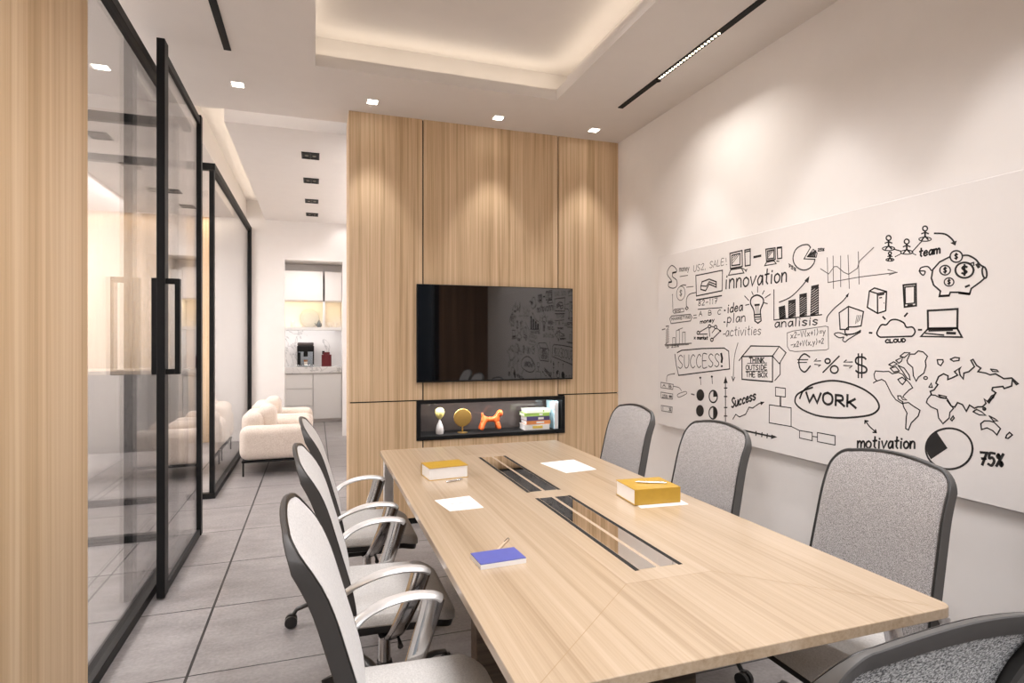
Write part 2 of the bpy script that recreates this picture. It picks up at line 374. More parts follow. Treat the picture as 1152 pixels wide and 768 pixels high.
# ------------------------------------------------------------------ glass partitions
def bars(lst):
    m = MB()
    for b in lst: m.box(*b)
    return m
gp = thing('glass_partition', 'fixed black-framed glass partition beside the oak pier, behind the sliding door', 'glass partition', (-0.90, 2.66, 0)); gp['_w'] = 1
MB().box(-0.905, -0.895, 2.66, 4.80, 0.05, 2.98).build('glass_pane', M_GLASS, gp)
bars([(-0.935, -0.865, 2.645, 4.83, 0, 0.05)]).build('bottom_rail', M_BLACK, gp, bevel=.003)
bars([(-0.92, -0.87, 2.645, 4.83, 2.98, 3.03)]).build('top_rail', M_BLACK, gp, bevel=.003)
bars([(-0.935, -0.865, 2.642, 2.68, 0.05, 2.98)]).build('stile', M_BLACK, gp)
sd = thing('sliding_glass_door', 'tall sliding glass door in a black frame with a black loop pull', 'door', (-0.817, 4.2, 0)); sd['_w'] = 1
MB().box(-0.822, -0.812, 3.72, 4.78, 0.06, 3.03).build('glass_pane', M_GLASS, sd)
bars([(-0.838, -0.796, 3.69, 3.775, 0.012, 3.13)]).build('stile', M_BLACK, sd, bevel=.003)
bars([(-0.838, -0.796, 4.775, 4.835, 0.012, 3.10)]).build('stile', M_BLACK, sd, bevel=.003)
bars([(-0.832, -0.802, 3.74, 4.77, 0.012, 0.06)]).build('bottom_rail', M_BLACK, sd)
bars([(-0.832, -0.802, 3.74, 4.77, 3.03, 3.08)]).build('top_rail', M_BLACK, sd)
pull = bars([(-0.752, -0.727, 3.71, 3.75, 1.255, 1.795), (-0.800, -0.752, 3.71, 3.75, 1.255, 1.285), (-0.800, -0.752, 3.71, 3.75, 1.765, 1.795),
             (-0.866, -0.838, 3.705, 3.745, 1.255, 1.795)])
pull.build('pull_handle', M_BLACK, sd, bevel=.002)
g2 = thing('glass_partition', 'black-framed glass corner partition beside the cream armchairs', 'glass partition', (-0.90, 7.5, 0)); g2['_w'] = 1
MB().box(-0.905, -0.895, 5.96, 9.10, 0.05, 3.0).build('glass_pane', M_GLASS, g2)
MB().box(-4.0, -0.93, 5.925, 5.935, 0.05, 3.0).build('return_pane', M_GLASS, g2)
bars([(-0.93, -0.87, 5.90, 9.12, 0, 0.05)]).build('bottom_rail', M_BLACK, g2)
bars([(-0.93, -0.87, 5.90, 9.12, 3.0, 3.06)]).build('top_rail', M_BLACK, g2)
bars([(-4.1, -0.93, 5.90, 5.96, 0, 0.05)]).build('bottom_rail', M_BLACK, g2)
bars([(-4.1, -0.93, 5.90, 5.96, 3.0, 3.06)]).build('top_rail', M_BLACK, g2)
bars([(-0.92, -0.88, 5.91, 5.965, 0.05, 3.0)]).build('stile', M_BLACK, g2)
bars([(-0.93, -0.87, 9.07, 9.12, 0.05, 3.0)]).build('stile', M_BLACK, g2)
g3 = thing('glass_partition', 'glass wall across the passage end of the sliding door, black rails', 'glass partition', (-2.4, 4.82, 0)); g3['_w'] = 1
MB().box(-4.1, -0.94, 4.825, 4.835, 0.05, 3.0).build('glass_pane', M_GLASS, g3)
bars([(-4.1, -0.94, 4.80, 4.86, 0, 0.05)]).build('bottom_rail', M_BLACK, g3)
bars([(-4.1, -0.94, 4.80, 4.86, 3.0, 3.06)]).build('top_rail', M_BLACK, g3)

# ------------------------------------------------------------------ ceiling fittings
dl_lab = ['small square downlight nearest the glass door', 'small square downlight over the left bay of the oak wall',
          'small square downlight over the television', 'small square downlight in the corner by the white wall']
for i, x in enumerate((-0.502, 0.394, 1.357, 2.189)):
    y = 4.35
    d = thing('downlight', dl_lab[i], 'ceiling light', (x, y, ZC), 0, 'row of downlights before the oak wall')
    MB().box(-0.045, 0.045, -0.045, 0.045, -0.004, 0.0).build('trim_ring', M_WHITE, d, bevel=.001)
    MB().box(-0.034, 0.034, -0.034, 0.034, -0.006, -0.004).build('lens', M_LAMP, d)
    spot('downlight_light', (x, y, ZC-0.02), 26, 31, (x, y+0.0, 0), NEUT, 0.6, 0.05)
def track(x, y0, y1, name_lab, led=None, spots=()):
    t = thing('track_light', name_lab, 'ceiling light', (x, y1, ZC)); t['_w'] = 1
    MB().box(x-0.02, x+0.02, y0, y1, ZC-0.006, ZC).build('channel', M_BLACKMAT, t)
    if led:
        lb = MB(); n = 22
        for k in range(n):
            yy = led[0]+(led[1]-led[0])*(k+0.5)/n; lb.lathe([(0.009, 0.0), (0.007, -0.003)], (x, yy, ZC-0.0065), 10)
        lb.build('led_module', M_LED, t)
    for yy in spots:
        MB().lathe([(0.018, 0), (0.018, -0.012), (0.014, -0.012), (0.012, -0.004)], (x, yy, ZC-0.006), 16).build('spot_module', M_BLACK, t)
        spot('track_spot_light', (x, yy, ZC-0.025), 22, 31, (x+0.05, yy, 0), NEUT, 0.5, 0.05)
track(2.165, 0.6, 3.87, 'long black ceiling track with a lit dotted module, beside the white wall', (2.73, 3.39), (3.36, 2.30, 1.45))
track(-0.50, 0.6, 3.85, 'plain unlit black ceiling track near the glass door')
c_lab = ['nearest the meeting room', 'second from the meeting room', 'third from the meeting room', 'nearest the pantry']
for i, y in enumerate((5.816, 6.726, 7.718, 8.539)):
    d = thing('recessed_spotlight', 'black twin recessed spotlight in the corridor ceiling, '+c_lab[i], 'ceiling light', (-0.045, y, ZC), 0, 'recessed spotlights in the corridor ceiling')
    fb = MB()
    for b in ((-0.08, 0.08, -0.10, -0.086), (-0.08, 0.08, 0.086, 0.10), (-0.08, -0.067, -0.086, 0.086), (0.067, 0.08, -0.086, 0.086), (-0.006, 0.006, -0.086, 0.086)):
        fb.box(b[0], b[1], b[2], b[3], -0.008, 0)
    fb.build('housing', M_BLACK, d)
    MB().box(-0.067, 0.067, -0.086, 0.086, -0.002, -0.0005).build('recess', M_BLACKMAT, d)
    for sx in (-0.034, 0.034):
        MB().lathe([(0.018, -0.002), (0.016, -0.006)], (sx, 0, 0), 14).build('lens', M_LAMPDIM, d)

# ------------------------------------------------------------------ television and display niche
tv = thing('television', 'large black flat television on the oak wall', 'television', (1.415, 4.58, 1.114)); tv['_w'] = 1
MB().box(0.749, 2.080, 4.532, 4.560, 1.114, 1.886).build('casing', M_BLACK, tv, bevel=.003)
MB().box(0.755, 2.074, 4.5300, 4.5325, 1.126, 1.880).build('screen', M_SCREEN, tv)
MB().box(1.1, 1.73, 4.560, 4.5795, 1.3, 1.7).build('wall_bracket', M_BLACK, tv)
ni = thing('display_niche', 'long black-framed display niche in the oak wall under the television', 'niche', (1.389, 4.58, 0.655)); ni['_w'] = 1
x0, x1, z0, z1, yf, yb = 0.756, 2.022, 0.656, 0.972, 4.565, 4.84
MB().box(x0, x1, yf, yb, z0, z0+0.03).box(x0, x1, yf, yb, z1-0.03, z1).box(x0, x0+0.03, yf, yb, z0+0.03, z1-0.03).box(x1-0.03, x1, yf, yb, z0+0.03, z1-0.03).build('frame', M_BLACK, ni, bevel=.002)
MB().box(x0+0.03, x1-0.03, yb-0.02, yb, z0+0.03, z1-0.03).build('back_panel', M_SMOKE, ni)
area('niche_strip_light', (1.40, 4.60, 0.935), (1.15, 0.015), 3.6, (0.35, 0, 0), NEUT)
ZN = z0+0.03
hg = thing('hourglass', 'small hourglass with yellow top bulb and grey lower bulb', 'hourglass', (0.955, 4.66, ZN))
MB().lathe([(0.0, 0.115), (0.008, 0.118), (0.030, 0.145), (0.040, 0.175), (0.034, 0.200), (0.018, 0.212), (0.0, 0.215)], n=24).build('upper_bulb', M_SAND, hg, True)
MB().lathe([(0.0, 0.0), (0.030, 0.0), (0.034, 0.025), (0.028, 0.06), (0.010, 0.105), (0.006, 0.118), (0.0, 0.118)], n=24).build('lower_bulb', M_HGLASS, hg, True)
vm = thing('vanity_mirror', 'round brass vanity mirror on a short stand', 'mirror', (1.145, 4.66, ZN))
MB().cyl((0, -0.008, 0.125), (0, 0.008, 0.125), 0.074, n=40).build('rim', M_BRASS, vm, True, bevel=.003)
MB().cyl((0, -0.0095, 0.125), (0, -0.0078, 0.125), 0.067, n=40).build('mirror_disc', M_BRASS, vm)
MB().cyl((0, 0, 0.005), (0, 0, 0.05), 0.007).build('stem', M_BRASS, vm, True)
MB().lathe([(0.042, 0), (0.042, 0.006), (0.01, 0.010)], n=24).build('base', M_BRASS, vm, True)
dg = thing('dog_figurine', 'orange toy dog figurine standing in the display niche', 'figurine', (1.385, 4.66, ZN))
def skin_dog():
    vs = [(-0.055, 0, 0.100), (0.0, 0, 0.097), (0.050, 0, 0.102), (0.062, 0, 0.128), (0.078, 0, 0.152), (0.108, 0, 0.148),
          (-0.066, 0, 0.128), (-0.074, 0, 0.158)]
    rs = [0.025, 0.023, 0.025, 0.021, 0.036, 0.032, 0.011, 0.008]
    es = [(0, 1), (1, 2), (2, 3), (3, 4), (4, 5), (0, 6), (6, 7)]
    for bx, tx in ((0, -0.088), (2, 0.072)):
        for s in (-1, 1):
            k = len(vs); vs.append((vs[bx][0]+(tx-vs[bx][0])*0.45, s*0.020, 0.058)); vs.append((tx, s*0.034, 0.016))
            rs.extend([0.019, 0.017]); es.extend([(bx, k), (k, k+1)])
    me = bpy.data.meshes.new('dog_body'); me.from_pydata(vs, es, []); ob = bpy.data.objects.new('body', me); COL.objects.link(ob)
    sm = ob.modifiers.new('skin', 'SKIN'); 
    for i, sv in enumerate(me.skin_vertices[0].data): sv.radius = (rs[i], rs[i]); sv.use_root = (i == 1)
    sb = ob.modifiers.new('sub', 'SUBSURF'); sb.levels = 2; sb.render_levels = 2
    me.materials.append(M_ORANGE); ob.parent = dg
    sm.use_smooth_shade = True
    return ob
skin_dog()
for s in (-1, 1):
    MB().tube([(0.080, s*0.018, 0.170), (0.072, s*0.030, 0.158), (0.070, s*0.032, 0.138)], [(0.006, 0.006), (0.009, 0.005), (0.005, 0.004)], 10).build('ear', M_ORANGE, dg, True)
bcols = [((0.86, 0.85, 0.82), (0.75, 0.55, 0.10)), ((0.80, 0.30, 0.10), (0.85, 0.83, 0.80)), ((0.10, 0.08, 0.20), (0.80, 0.78, 0.75)),
         ((0.35, 0.55, 0.12), (0.85, 0.84, 0.80)), ((0.82, 0.84, 0.70), (0.3, 0.5, 0.1))]
blab = ['thick white book, lowest of the stack in the niche', 'white book with orange spine, second from the bottom of the niche stack',
        'dark violet book in the middle of the niche stack', 'green book under the top one of the niche stack', 'pale green book on top of the niche stack']
def book(name, label, dims, cover, page, loc, rz=0, group=None, spine_dir='x', cover_t=0.0025):
    """dims: length along x, width along y, thickness; the spine lies along -y"""
    L_, W_, T_ = dims
    t = thing(name, label, 'book', loc, rz, group)
    cv = MB().box(-L_/2, L_/2, -W_/2, W_/2, 0, cover_t).box(-L_/2, L_/2, -W_/2, W_/2, T_-cover_t, T_).box(-L_/2, L_/2, -W_/2, -W_/2+cover_t, cover_t, T_-cover_t)
    cv.build('cover', cover, t)
    MB().box(-L_/2+0.004, L_/2-0.004, -W_/2+cover_t, W_/2-0.004, cover_t, T_-cover_t).build('page_block', M_PAPER, t)
    return t
zb = ZN; hs = [0.045, 0.032, 0.036, 0.028, 0.030]
for i, (ca, cb_) in enumerate(bcols):
    mt = plain('book_cover_%d' % i, ca, 0.4); mb = plain('book_band_%d' % i, cb_, 0.4)
    t = book('book', blab[i], (0.225-0.008*(i % 3), 0.15, hs[i]), mt, M_PAPER, (1.785+0.006*((i*2) % 3), 4.685, zb), 0.03*((i % 3)-1), 'books stacked in the display niche')
    MB().box(-0.04+0.02*i, 0.05, -0.0762, -0.075, hs[i]*0.25, hs[i]*0.75).build('spine_title', mb, t)
    zb += hs[i]+0.0005
t = thing('book', 'white and pale blue book standing upright at the right end of the niche', 'book', (1.955, 4.70, ZN))
M_CYAN = plain('pale_blue_cover', (0.55, 0.80, 0.88), 0.4)
MB().box(-0.020, 0.020, -0.10, 0.08, 0, 0.235).build('cover', M_CYAN, t, bevel=.002)
MB().box(-0.0155, 0.0155, -0.102, -0.098, 0.004, 0.231).build('page_block', M_PAPER, t)

# ------------------------------------------------------------------ conference table
TXa, TXb, TYa, TYb, TZ = 0.385, 1.59, 1.075, 3.755, 0.75
tb = thing('conference_table', 'long pale oak conference table with two power strips along its middle', 'table', (0.99, 2.42, 0)); tb['_w'] = 1
cx, cy = (TXa+TXb)/2, (TYa+TYb)/2
outl = [(cx+p[0], cy+p[1]) for p in rrect((TXb-TXa)/2, (TYb-TYa)/2, 0.03, 6)]
MB().prism(outl, TZ-0.028, TZ).build('tabletop', M_TABLE, tb, bevel=.002)
MB().box(0.845, 1.135, 1.475, 3.42, TZ-0.001, TZ+0.0004).build('centre_inlay', M_TABLE2, tb)
M_SEAM = plain('seam_line', (0.36, 0.25, 0.14), 0.5)
for a, b in (((0.845, 1.475), (0.43, 1.10)), ((1.135, 1.475), (1.53, 1.10)), ((0.845, 3.42), (0.50, 3.74)), ((1.135, 3.42), (1.48, 3.74))):
    dx, dy = b[0]-a[0], b[1]-a[1]; l = math.hypot(dx, dy); nx, ny = -dy/l*0.0009, dx/l*0.0009
    sm = MB().add([(a[0]-nx, a[1]-ny, TZ+0.0004), (b[0]-nx, b[1]-ny, TZ+0.0004), (b[0]+nx, b[1]+ny, TZ+0.0004), (a[0]+nx, a[1]+ny, TZ+0.0004)], [(0, 1, 2, 3)])
    sm.build('veneer_seam', M_SEAM, tb)
for ya, yb_ in ((2.50, 3.335), (1.548, 2.395)):
    pt = MB().box(0.917, 0.932, ya, yb_, TZ, TZ+0.0012).box(1.070, 1.085, ya, yb_, TZ, TZ+0.0012).build('power_strip', M_BLACKMAT, tb)
    MB().box(0.934, 0.994, ya+0.004, yb_-0.004, TZ, TZ+0.001).build('flap', M_MIRROR, pt, origin=tb.location)
    MB().box(1.008, 1.068, ya+0.004, yb_-0.004, TZ, TZ+0.001).build('flap', M_MIRROR, pt, origin=tb.location)
for lx in (0.43, 1.545):
    MB().box(lx-0.03, lx+0.03, 3.66, 3.70, 0, TZ-0.028).build('leg', M_ARM, tb, bevel=.006)
MB().box(0.43, 1.545, 3.665, 3.695, TZ-0.08, TZ-0.028).build('crossbar', M_CHROME, tb)
MB().box(0.53, 1.43, 1.95, 2.03, 0.02, TZ-0.028).build('pedestal', wood('dark_pedestal_veneer', (0.10, 0.075, 0.055), (0.16, 0.12, 0.09), (0.22, 0.17, 0.13), (1.0, 60, 60)), tb, bevel=.003)
MB().box(0.48, 1.48, 1.86, 2.12, 0, 0.02).build('base_plate', M_BLACK, tb, bevel=.003)

# ------------------------------------------------------------------ things on the table
book('book', 'thick ochre book showing its white pages, near the far left corner of the table', (0.205, 0.15, 0.062), M_GOLD, M_PAPER, (0.628, 2.945, TZ), PI+0.10, 'ochre books on the table')
bk = book('book', 'thick ochre book with a pen on top, at the right side of the table', (0.215, 0.185, 0.066), M_GOLD, M_PAPER, (1.385, 2.235, TZ+0.0025), -0.07, 'ochre books on the table')
nb = thing('notebook', 'thin blue notebook lying near the left edge of the table', 'notebook', (0.548, 1.76, TZ), 0.06)
MB().box(-0.075, 0.075, -0.05, 0.05, 0.0145, 0.017).build('cover', M_BLUE, nb)
MB().box(-0.0755, 0.0755, -0.0505, 0.0505, 0, 0.0145).build('page_block', M_PAPER, nb)
def sheet(label, pts, z=TZ, lines=True):
    cx_ = sum(p[0] for p in pts)/len(pts); cy_ = sum(p[1] for p in pts)/len(pts)
    t = thing('paper_sheet', label, 'paper', (cx_, cy_, z), 0, 'loose sheets on the table'); t['_w'] = 1
    MB().prism(pts, z, z+0.0018).build('page', M_PAPER, t)
    if lines:
        ax = Vector((pts[1][0]-pts[0][0], pts[1][1]-pts[0][1])); ay = Vector((pts[2][0]-pts[1][0], pts[2][1]-pts[1][1])); o = Vector((pts[0][0], pts[0][1]))
        lm = MB(); a = o+ax*0.18+ay*0.5; b = o+ax*0.82+ay*0.5; n = ay.normalized()*0.0035
        lm.add([(*(a-n), z+0.0021), (*(b-n), z+0.0021), (*(b+n), z+0.0021), (*(a+n), z+0.0021)], [(0, 1, 2, 3)])
        lm.build('printed_line', M_PRINT, t)
sheet('white sheet with a printed line, in front of the left ochre book', [(0.519, 2.328), (0.663, 2.333), (0.652, 2.525), (0.491, 2.504)])
sheet('white sheet with a faint line, on the right half of the far table end', [(1.247, 2.80), (1.435, 2.825), (1.425, 3.098), (1.207, 3.069)])
sheet('white sheet lying under the right ochre book', [(1.28, 2.115), (1.50, 2.10), (1.53, 2.30), (1.31, 2.32)], TZ, False)
def pen(label, a, b, mat=M_SILVER):
    a = Vector(a); b = Vector(b); d = (b-a); t = thing('pen', label, 'pen', a)
    MB().tube([d*0.0, d*0.08, d*0.9], [0.0015, 0.0042, 0.0042], 10).build('barrel', mat, t, True)
    MB().tube([d*0.9, d*1.0], [0.0036, 0.0036], 10).build('button', M_CHROME, t, True)
    n = Vector((0, 0, 0.0055)); MB().tube([d*0.6+n, d*0.92+n], 0.0014, 6).build('clip', M_CHROME, t, True)
pen('silver pen lying on the right ochre book', (1.335, 2.255, TZ+0.0735), (1.455, 2.195, TZ+0.0735))
pen('silver pen on the table in front of the left ochre book', (0.605, 2.795, TZ+0.0045), (0.695, 2.83, TZ+0.0045))
pen('wooden pen sticking out behind the blue notebook', (0.565, 1.83, TZ+0.0045), (0.64, 1.93, TZ+0.0045), plain('beech_pen', (0.62, 0.47, 0.33), 0.4))

# ------------------------------------------------------------------ swivel chairs
def back_profile(z):      # y of the backrest's rear face at height z (local chair, front = +y)
    pts = [(0.44, -0.165), (0.55, -0.175), (0.66, -0.205), (0.78, -0.24), (0.90, -0.275), (0.97, -0.313), (1.05, -0.375)]
    if z <= pts[0][0]: return pts[0][1]
    for (za, ya), (zb_, yb_) in zip(pts, pts[1:]):
        if z <= zb_: return ya+(yb_-ya)*(z-za)/(zb_-za)
    return pts[-1][1]
ZB0, ZB1 = 0.47, 1.035
def smooth_profile(z):
    return sum(back_profile(z+d) for d in (-0.05, -0.025, 0, 0.025, 0.05))/5
LEAN = 1.0
def back_map(x, z, off):   # off: forward of the rear face
    k = 0.12*x*x           # wraps forward at the sides
    t = (z-ZB0)/(ZB1-ZB0)
    return (x*(0.985-0.07*t), -0.165+(smooth_profile(z)+0.165)*LEAN+k+off, z)
def back_outline(inset=0.0):
    hw, zc, hh = 0.245-inset, (ZB0+ZB1)/2, (ZB1-ZB0)/2-inset
    pts = []
    rt, rb = 0.072-inset*0.6, 0.06-inset*0.6
    def corner(cx_, cz_, r, a0, n=8):
        for k in range(n+1):
            a = a0+PI/2*k/n; pts.append((cx_+r*math.cos(a), cz_+r*math.sin(a)))
    corner(hw-rt, zc+hh-rt, rt, 0)
    for k in range(1, 8):   # gently arched top
        x = (hw-rt)*(1-2*k/8); pts.append((x, zc+hh+0.018*(1-(x/(hw-rt))**2)))
    corner(-hw+rt, zc+hh-rt, rt, PI/2)
    for k in range(1, 14): pts.append((-hw, zc+hh-rt-(2*hh-rt-rb)*k/14))
    corner(-hw+rb, zc-hh+rb, rb, PI)
    for k in range(1, 6): pts.append((-(hw-rb)+2*(hw-rb)*k/6, zc-hh))
    corner(hw-rb, zc-hh+rb, rb, 3*PI/2)
    for k in range(1, 14): pts.append((hw, zc-hh+rb+(2*hh-rt-rb)*k/14))
    return pts
def fill_rings(outline, offs):
    """concentric rings of an outline in (x,z), offs: list of (scale, forward offset)"""
    zc = (ZB0+ZB1)/2; rings = []
    for s, o in offs:
        rings.append([back_map(x*s, zc+(z-zc)*s, o) for x, z in outline])
    return rings
def disc_mesh(rings):
    m = MB(); m.loft(rings, True, False); n = len(rings[0])
    c = Vector((0, 0, 0))
    for p in rings[-1]: c += Vector(p)
    c /= n; k = len(m.v); m.v.append(tuple(c)); base = (len(rings)-1)*n
    m.f += [(base+i, base+(i+1) % n, k) for i in range(n)]
    return m
def make_chair(name, label, group, front_mat, frame_mat, rear_mat, seat_mat):
    t = thing(name, label, 'office chair', (0, 0, 0), 0, group)
    # seat: waterfall cushion on a thin dark pan
    def seat_rings(levels):
        R = []
        for sc, z in levels:
            ring = []
            for px, py in rrect(0.245*sc, 0.24*sc, 0.075*sc, 7):
                drop = -0.035*max(0, (py-0.10)/0.14)**2 + 0.012*max(0, (-py-0.12)/0.12)+0.010*(px/0.245)**2
                ring.append((px, py, z+drop))
            R.append(ring)
        return R
    m = disc_mesh(seat_rings([(0.93, 0.432), (1.0, 0.445), (1.0, 0.468), (0.975, 0.480), (0.90, 0.4865), (0.7, 0.489), (0.4, 0.488), (0.15, 0.487)]))
    m.build('seat', seat_mat, t, True)
    MB().loft(seat_rings([(0.70, 0.395), (0.95, 0.412), (0.97, 0.430), (0.96, 0.440)])).build('seat_pan', M_BASE, t, True)
    MB().box(-0.09, 0.09, -0.14, 0.12, 0.345, 0.405).build('tilt_mechanism', M_BASE, t, bevel=.012)
    MB().tube([(0.05, 0.02, 0.375), (0.20, 0.03, 0.37), (0.235, 0.03, 0.365)], [0.006, 0.006, 0.01], 8).build('lever', M_BASE, t, True)
    # backrest: front pad, frame band, rear panel, spine
    ol = back_outline(0.006)
    disc_mesh(fill_rings(ol, [(1.0, 0.036), (0.988, 0.041), (0.95, 0.045), (0.8, 0.046), (0.55, 0.044), (0.25, 0.043)])).build('backrest', front_mat, t, True)
    bo = back_outline(0.0); n = len(bo); rings = []
    for i, (x, z) in enumerate(bo):
        x0_, z0_ = bo[i-1]; x1_, z1_ = bo[(i+1) % n]
        tx, tz = x1_-x0_, z1_-z0_; l = math.hypot(tx, tz) or 1; nx, nz = tz/l, -tx/l    # outward
        up_ = max(0.0, nz)*max(0.0, min(1, (z-0.75)/0.2))
        r = 0.029*up_**0.8                                          # the shell thins out over the top edge
        sec = [(-0.007, 0.041), (0.001, 0.041), (0.003, 0.039), (0.003, 0.002+r), (0.001, r), (-0.034, r), (-0.036, 0.007+r*0.8), (-0.012, 0.034)]
        rings.append([back_map(x+nx*a, z+nz*a, o) for a, o in sec])
    MB().loop(rings).build('back_frame', frame_mat, t, True)
    pr = []
    for i, (x, z) in enumerate(bo):
        x0_, z0_ = bo[i-1]; x1_, z1_ = bo[(i+1) % n]
        tx, tz = x1_-x0_, z1_-z0_; l = math.hypot(tx, tz) or 1; nx, nz = tz/l, -tx/l
        pr.append([back_map(x+nx*(-0.002+0.0042*math.cos(a)), z+nz*(-0.002+0.0042*math.cos(a)), 0.0415+0.003*math.sin(a)) for a in [q*PI/4 for q in range(8)]])
    MB().loop(pr).build('piping', M_BASE, t, True)
    rl = back_outline(0.020)
    disc_mesh(fill_rings(rl, [(1.0, 0.030), (0.8, 0.031), (0.5, 0.031), (0.2, 0.031)])).build('rear_panel', rear_mat, t, True)
    MB().tube([(0, -0.08, 0.375), (0, -0.15, 0.385), (0, -0.180, 0.42), (0, -0.182, 0.48), (0, -0.186, 0.55), (0, -0.208, 0.62)],
              [(0.040, 0.016), (0.045, 0.014), (0.050, 0.010), (0.050, 0.010), (0.045, 0.008), (0.035, 0.005)], 12, up=(1, 0, 0)).build('spine', M_BASE, t, True)
    # armrests: one curved pad that runs forward from the frame, and a tapering blade that drops under the seat
    for s in (-1, 1):
        path = catmull([(s*0.256, -0.165, 0.585), (s*0.280, -0.12, 0.622), (s*0.288, -0.05, 0.650), (s*0.290, 0.03, 0.660), (s*0.290, 0.095, 0.652), (s*0.288, 0.118, 0.640)], 5)
        nn = len(path); rad = [(0.013+0.014*min(1, 3*i/nn), 0.011) for i in range(nn)]
        arm = MB().tube(path, rad, 12).build('armrest', M_ARM, t, True)
        blade = catmull([(s*0.288, 0.095, 0.645), (s*0.284, 0.075, 0.58), (s*0.272, 0.045, 0.50), (s*0.245, 0.012, 0.42), (s*0.17, -0.01, 0.375), (s*0.08, -0.015, 0.37)], 5)
        nb_ = len(blade); rb_ = [(0.011, 0.036-0.013*i/nb_) for i in range(nb_)]
        MB().tube(blade, rb_, 12, up=(0, 1, 0)).build('arm_support', M_CHROME, arm, True)
    # pedestal
    MB().cyl((0, 0, 0.12), (0, 0, 0.36), 0.024).build('gas_lift', M_CHROME, t, True)
    MB().lathe([(0.030, 0.075), (0.045, 0.085), (0.045, 0.12), (0.032, 0.14), (0.03, 0.20)], n=20).build('hub', M_BASE, t, True)
    for k in range(5):
        a = -PI/2+2*PI*k/5; d = Vector((math.cos(a), math.sin(a), 0)); q = Vector((-math.sin(a), math.cos(a), 0))
        lg = MB().tube([d*0.03+Vector((0, 0, 0.105)), d*0.15+Vector((0, 0, 0.118)), d*0.28+Vector((0, 0, 0.105)), d*0.345+Vector((0, 0, 0.085)), d*0.36+Vector((0, 0, 0.062))],
                       [(0.026, 0.017), (0.021, 0.014), (0.016, 0.011), (0.013, 0.010), (0.010, 0.010)], 10).build('base_leg', M_BASE, t, True)
        c = d*0.372
        cm = MB()
        for sgn in (-1, 1): cm.cyl(c+q*(sgn*0.006)+Vector((0, 0, 0.030)), c+q*(sgn*0.024)+Vector((0, 0, 0.030)), 0.030, n=18)
        cm.box(c.x-0.008, c.x+0.008, c.y-0.008, c.y+0.008, 0.028, 0.066)
        cm.build('caster', M_BASE, lg, True)
    return t
GL = 'light chairs along the glass-door side of the table'; GR = 'heather grey chairs along the whiteboard side of the table'
chL = make_chair('office_chair', 'grey office chair before the left ochre book, nearest the oak wall', GL, M_FAB_L, M_FRAME, M_FAB_B, M_SEAT)
chL.location = (0.255, 3.14, 0); chL.rotation_euler.z = -PI/2
for (y, rz, lab) in ((2.31, -PI/2, 'grey office chair in the middle of the glass-side row, facing the loose sheet'),
                     (1.51, -PI/2, 'grey office chair at the blue notebook, frame in front of the two others')):
    c = copy_tree(chL); c.location = (0.255, y, 0); c.rotation_euler.z = rz; c['label'] = lab
LEAN = 0.75
chR = make_chair('office_chair', 'heather grey office chair under the whiteboard end nearest the oak wall', GR, M_FAB_D, M_FRAME2, M_FAB_B, M_SEAT)
chR.location = (1.585, 3.13, 0); chR.rotation_euler.z = PI/2
for (y, lab) in ((2.35, 'heather grey office chair behind the ochre book with the pen'),
                 (1.52, 'heather grey office chair at the right front table corner, below the word motivation')):
    c = copy_tree(chR); c.location = (1.585 if y > 2 else 1.66, y, 0); c.rotation_euler.z = PI/2; c['label'] = lab
LEAN = 1.0
c = make_chair('office_chair', 'office chair at the head of the table seen from behind, black and white mesh back', None, M_FAB_B, M_FRAME2, M_FAB_B, M_SEAT)
c.location = (0.868, 0.897, 0)

# ------------------------------------------------------------------ whiteboard and its drawings
BX = 2.500
BY0, BY1, BZ0, BZ1 = 0.85, 3.887, 0.803, 2.086
wb = thing('whiteboard', 'wide white board on the right wall covered with black business doodles', 'whiteboard', (BX, (BY0+BY1)/2, BZ0)); wb['_w'] = 1
MB().box(BX, BX+0.018, BY0, BY1, BZ0, BZ1).build('board', M_BOARD, wb, bevel=.003)
MB().box(BX+0.018, XR, BY0+0.15, BY1-0.15, BZ0+0.15, BZ1-0.15).build('wall_mount', M_WALL, wb)
YAW = math.radians(18.671)
def on_board(u, v):
    """a point read off the photograph at 1152 x 768, carried to the board's plane: returns (y, z)"""
    a = (u-576)/654.0; dx = math.sin(YAW)+a*math.cos(YAW); dy = math.cos(YAW)-a*math.sin(YAW); k = BX/dx
    return (k*dy, EYE+k*(382-v)/654.0)
def crop(x0_, y0_, s): return lambda x, y: (x0_+x/s, y0_+y/s)
c1 = crop(730, 240, 5.008); c2 = crop(730, 370, 5.008); c3 = crop(930, 230, 5.189); c4 = crop(930, 370, 4.518); c5 = crop(840, 340, 7.68)
c6 = crop(840, 420, 7.68); c7 = crop(970, 380, 6.33); c8 = crop(970, 240, 5.12); a1 = crop(740, 260, 9.6); a2 = crop(740, 330, 9.6); a4 = crop(840, 260, 9.6)
INK_X = BX-0.0007
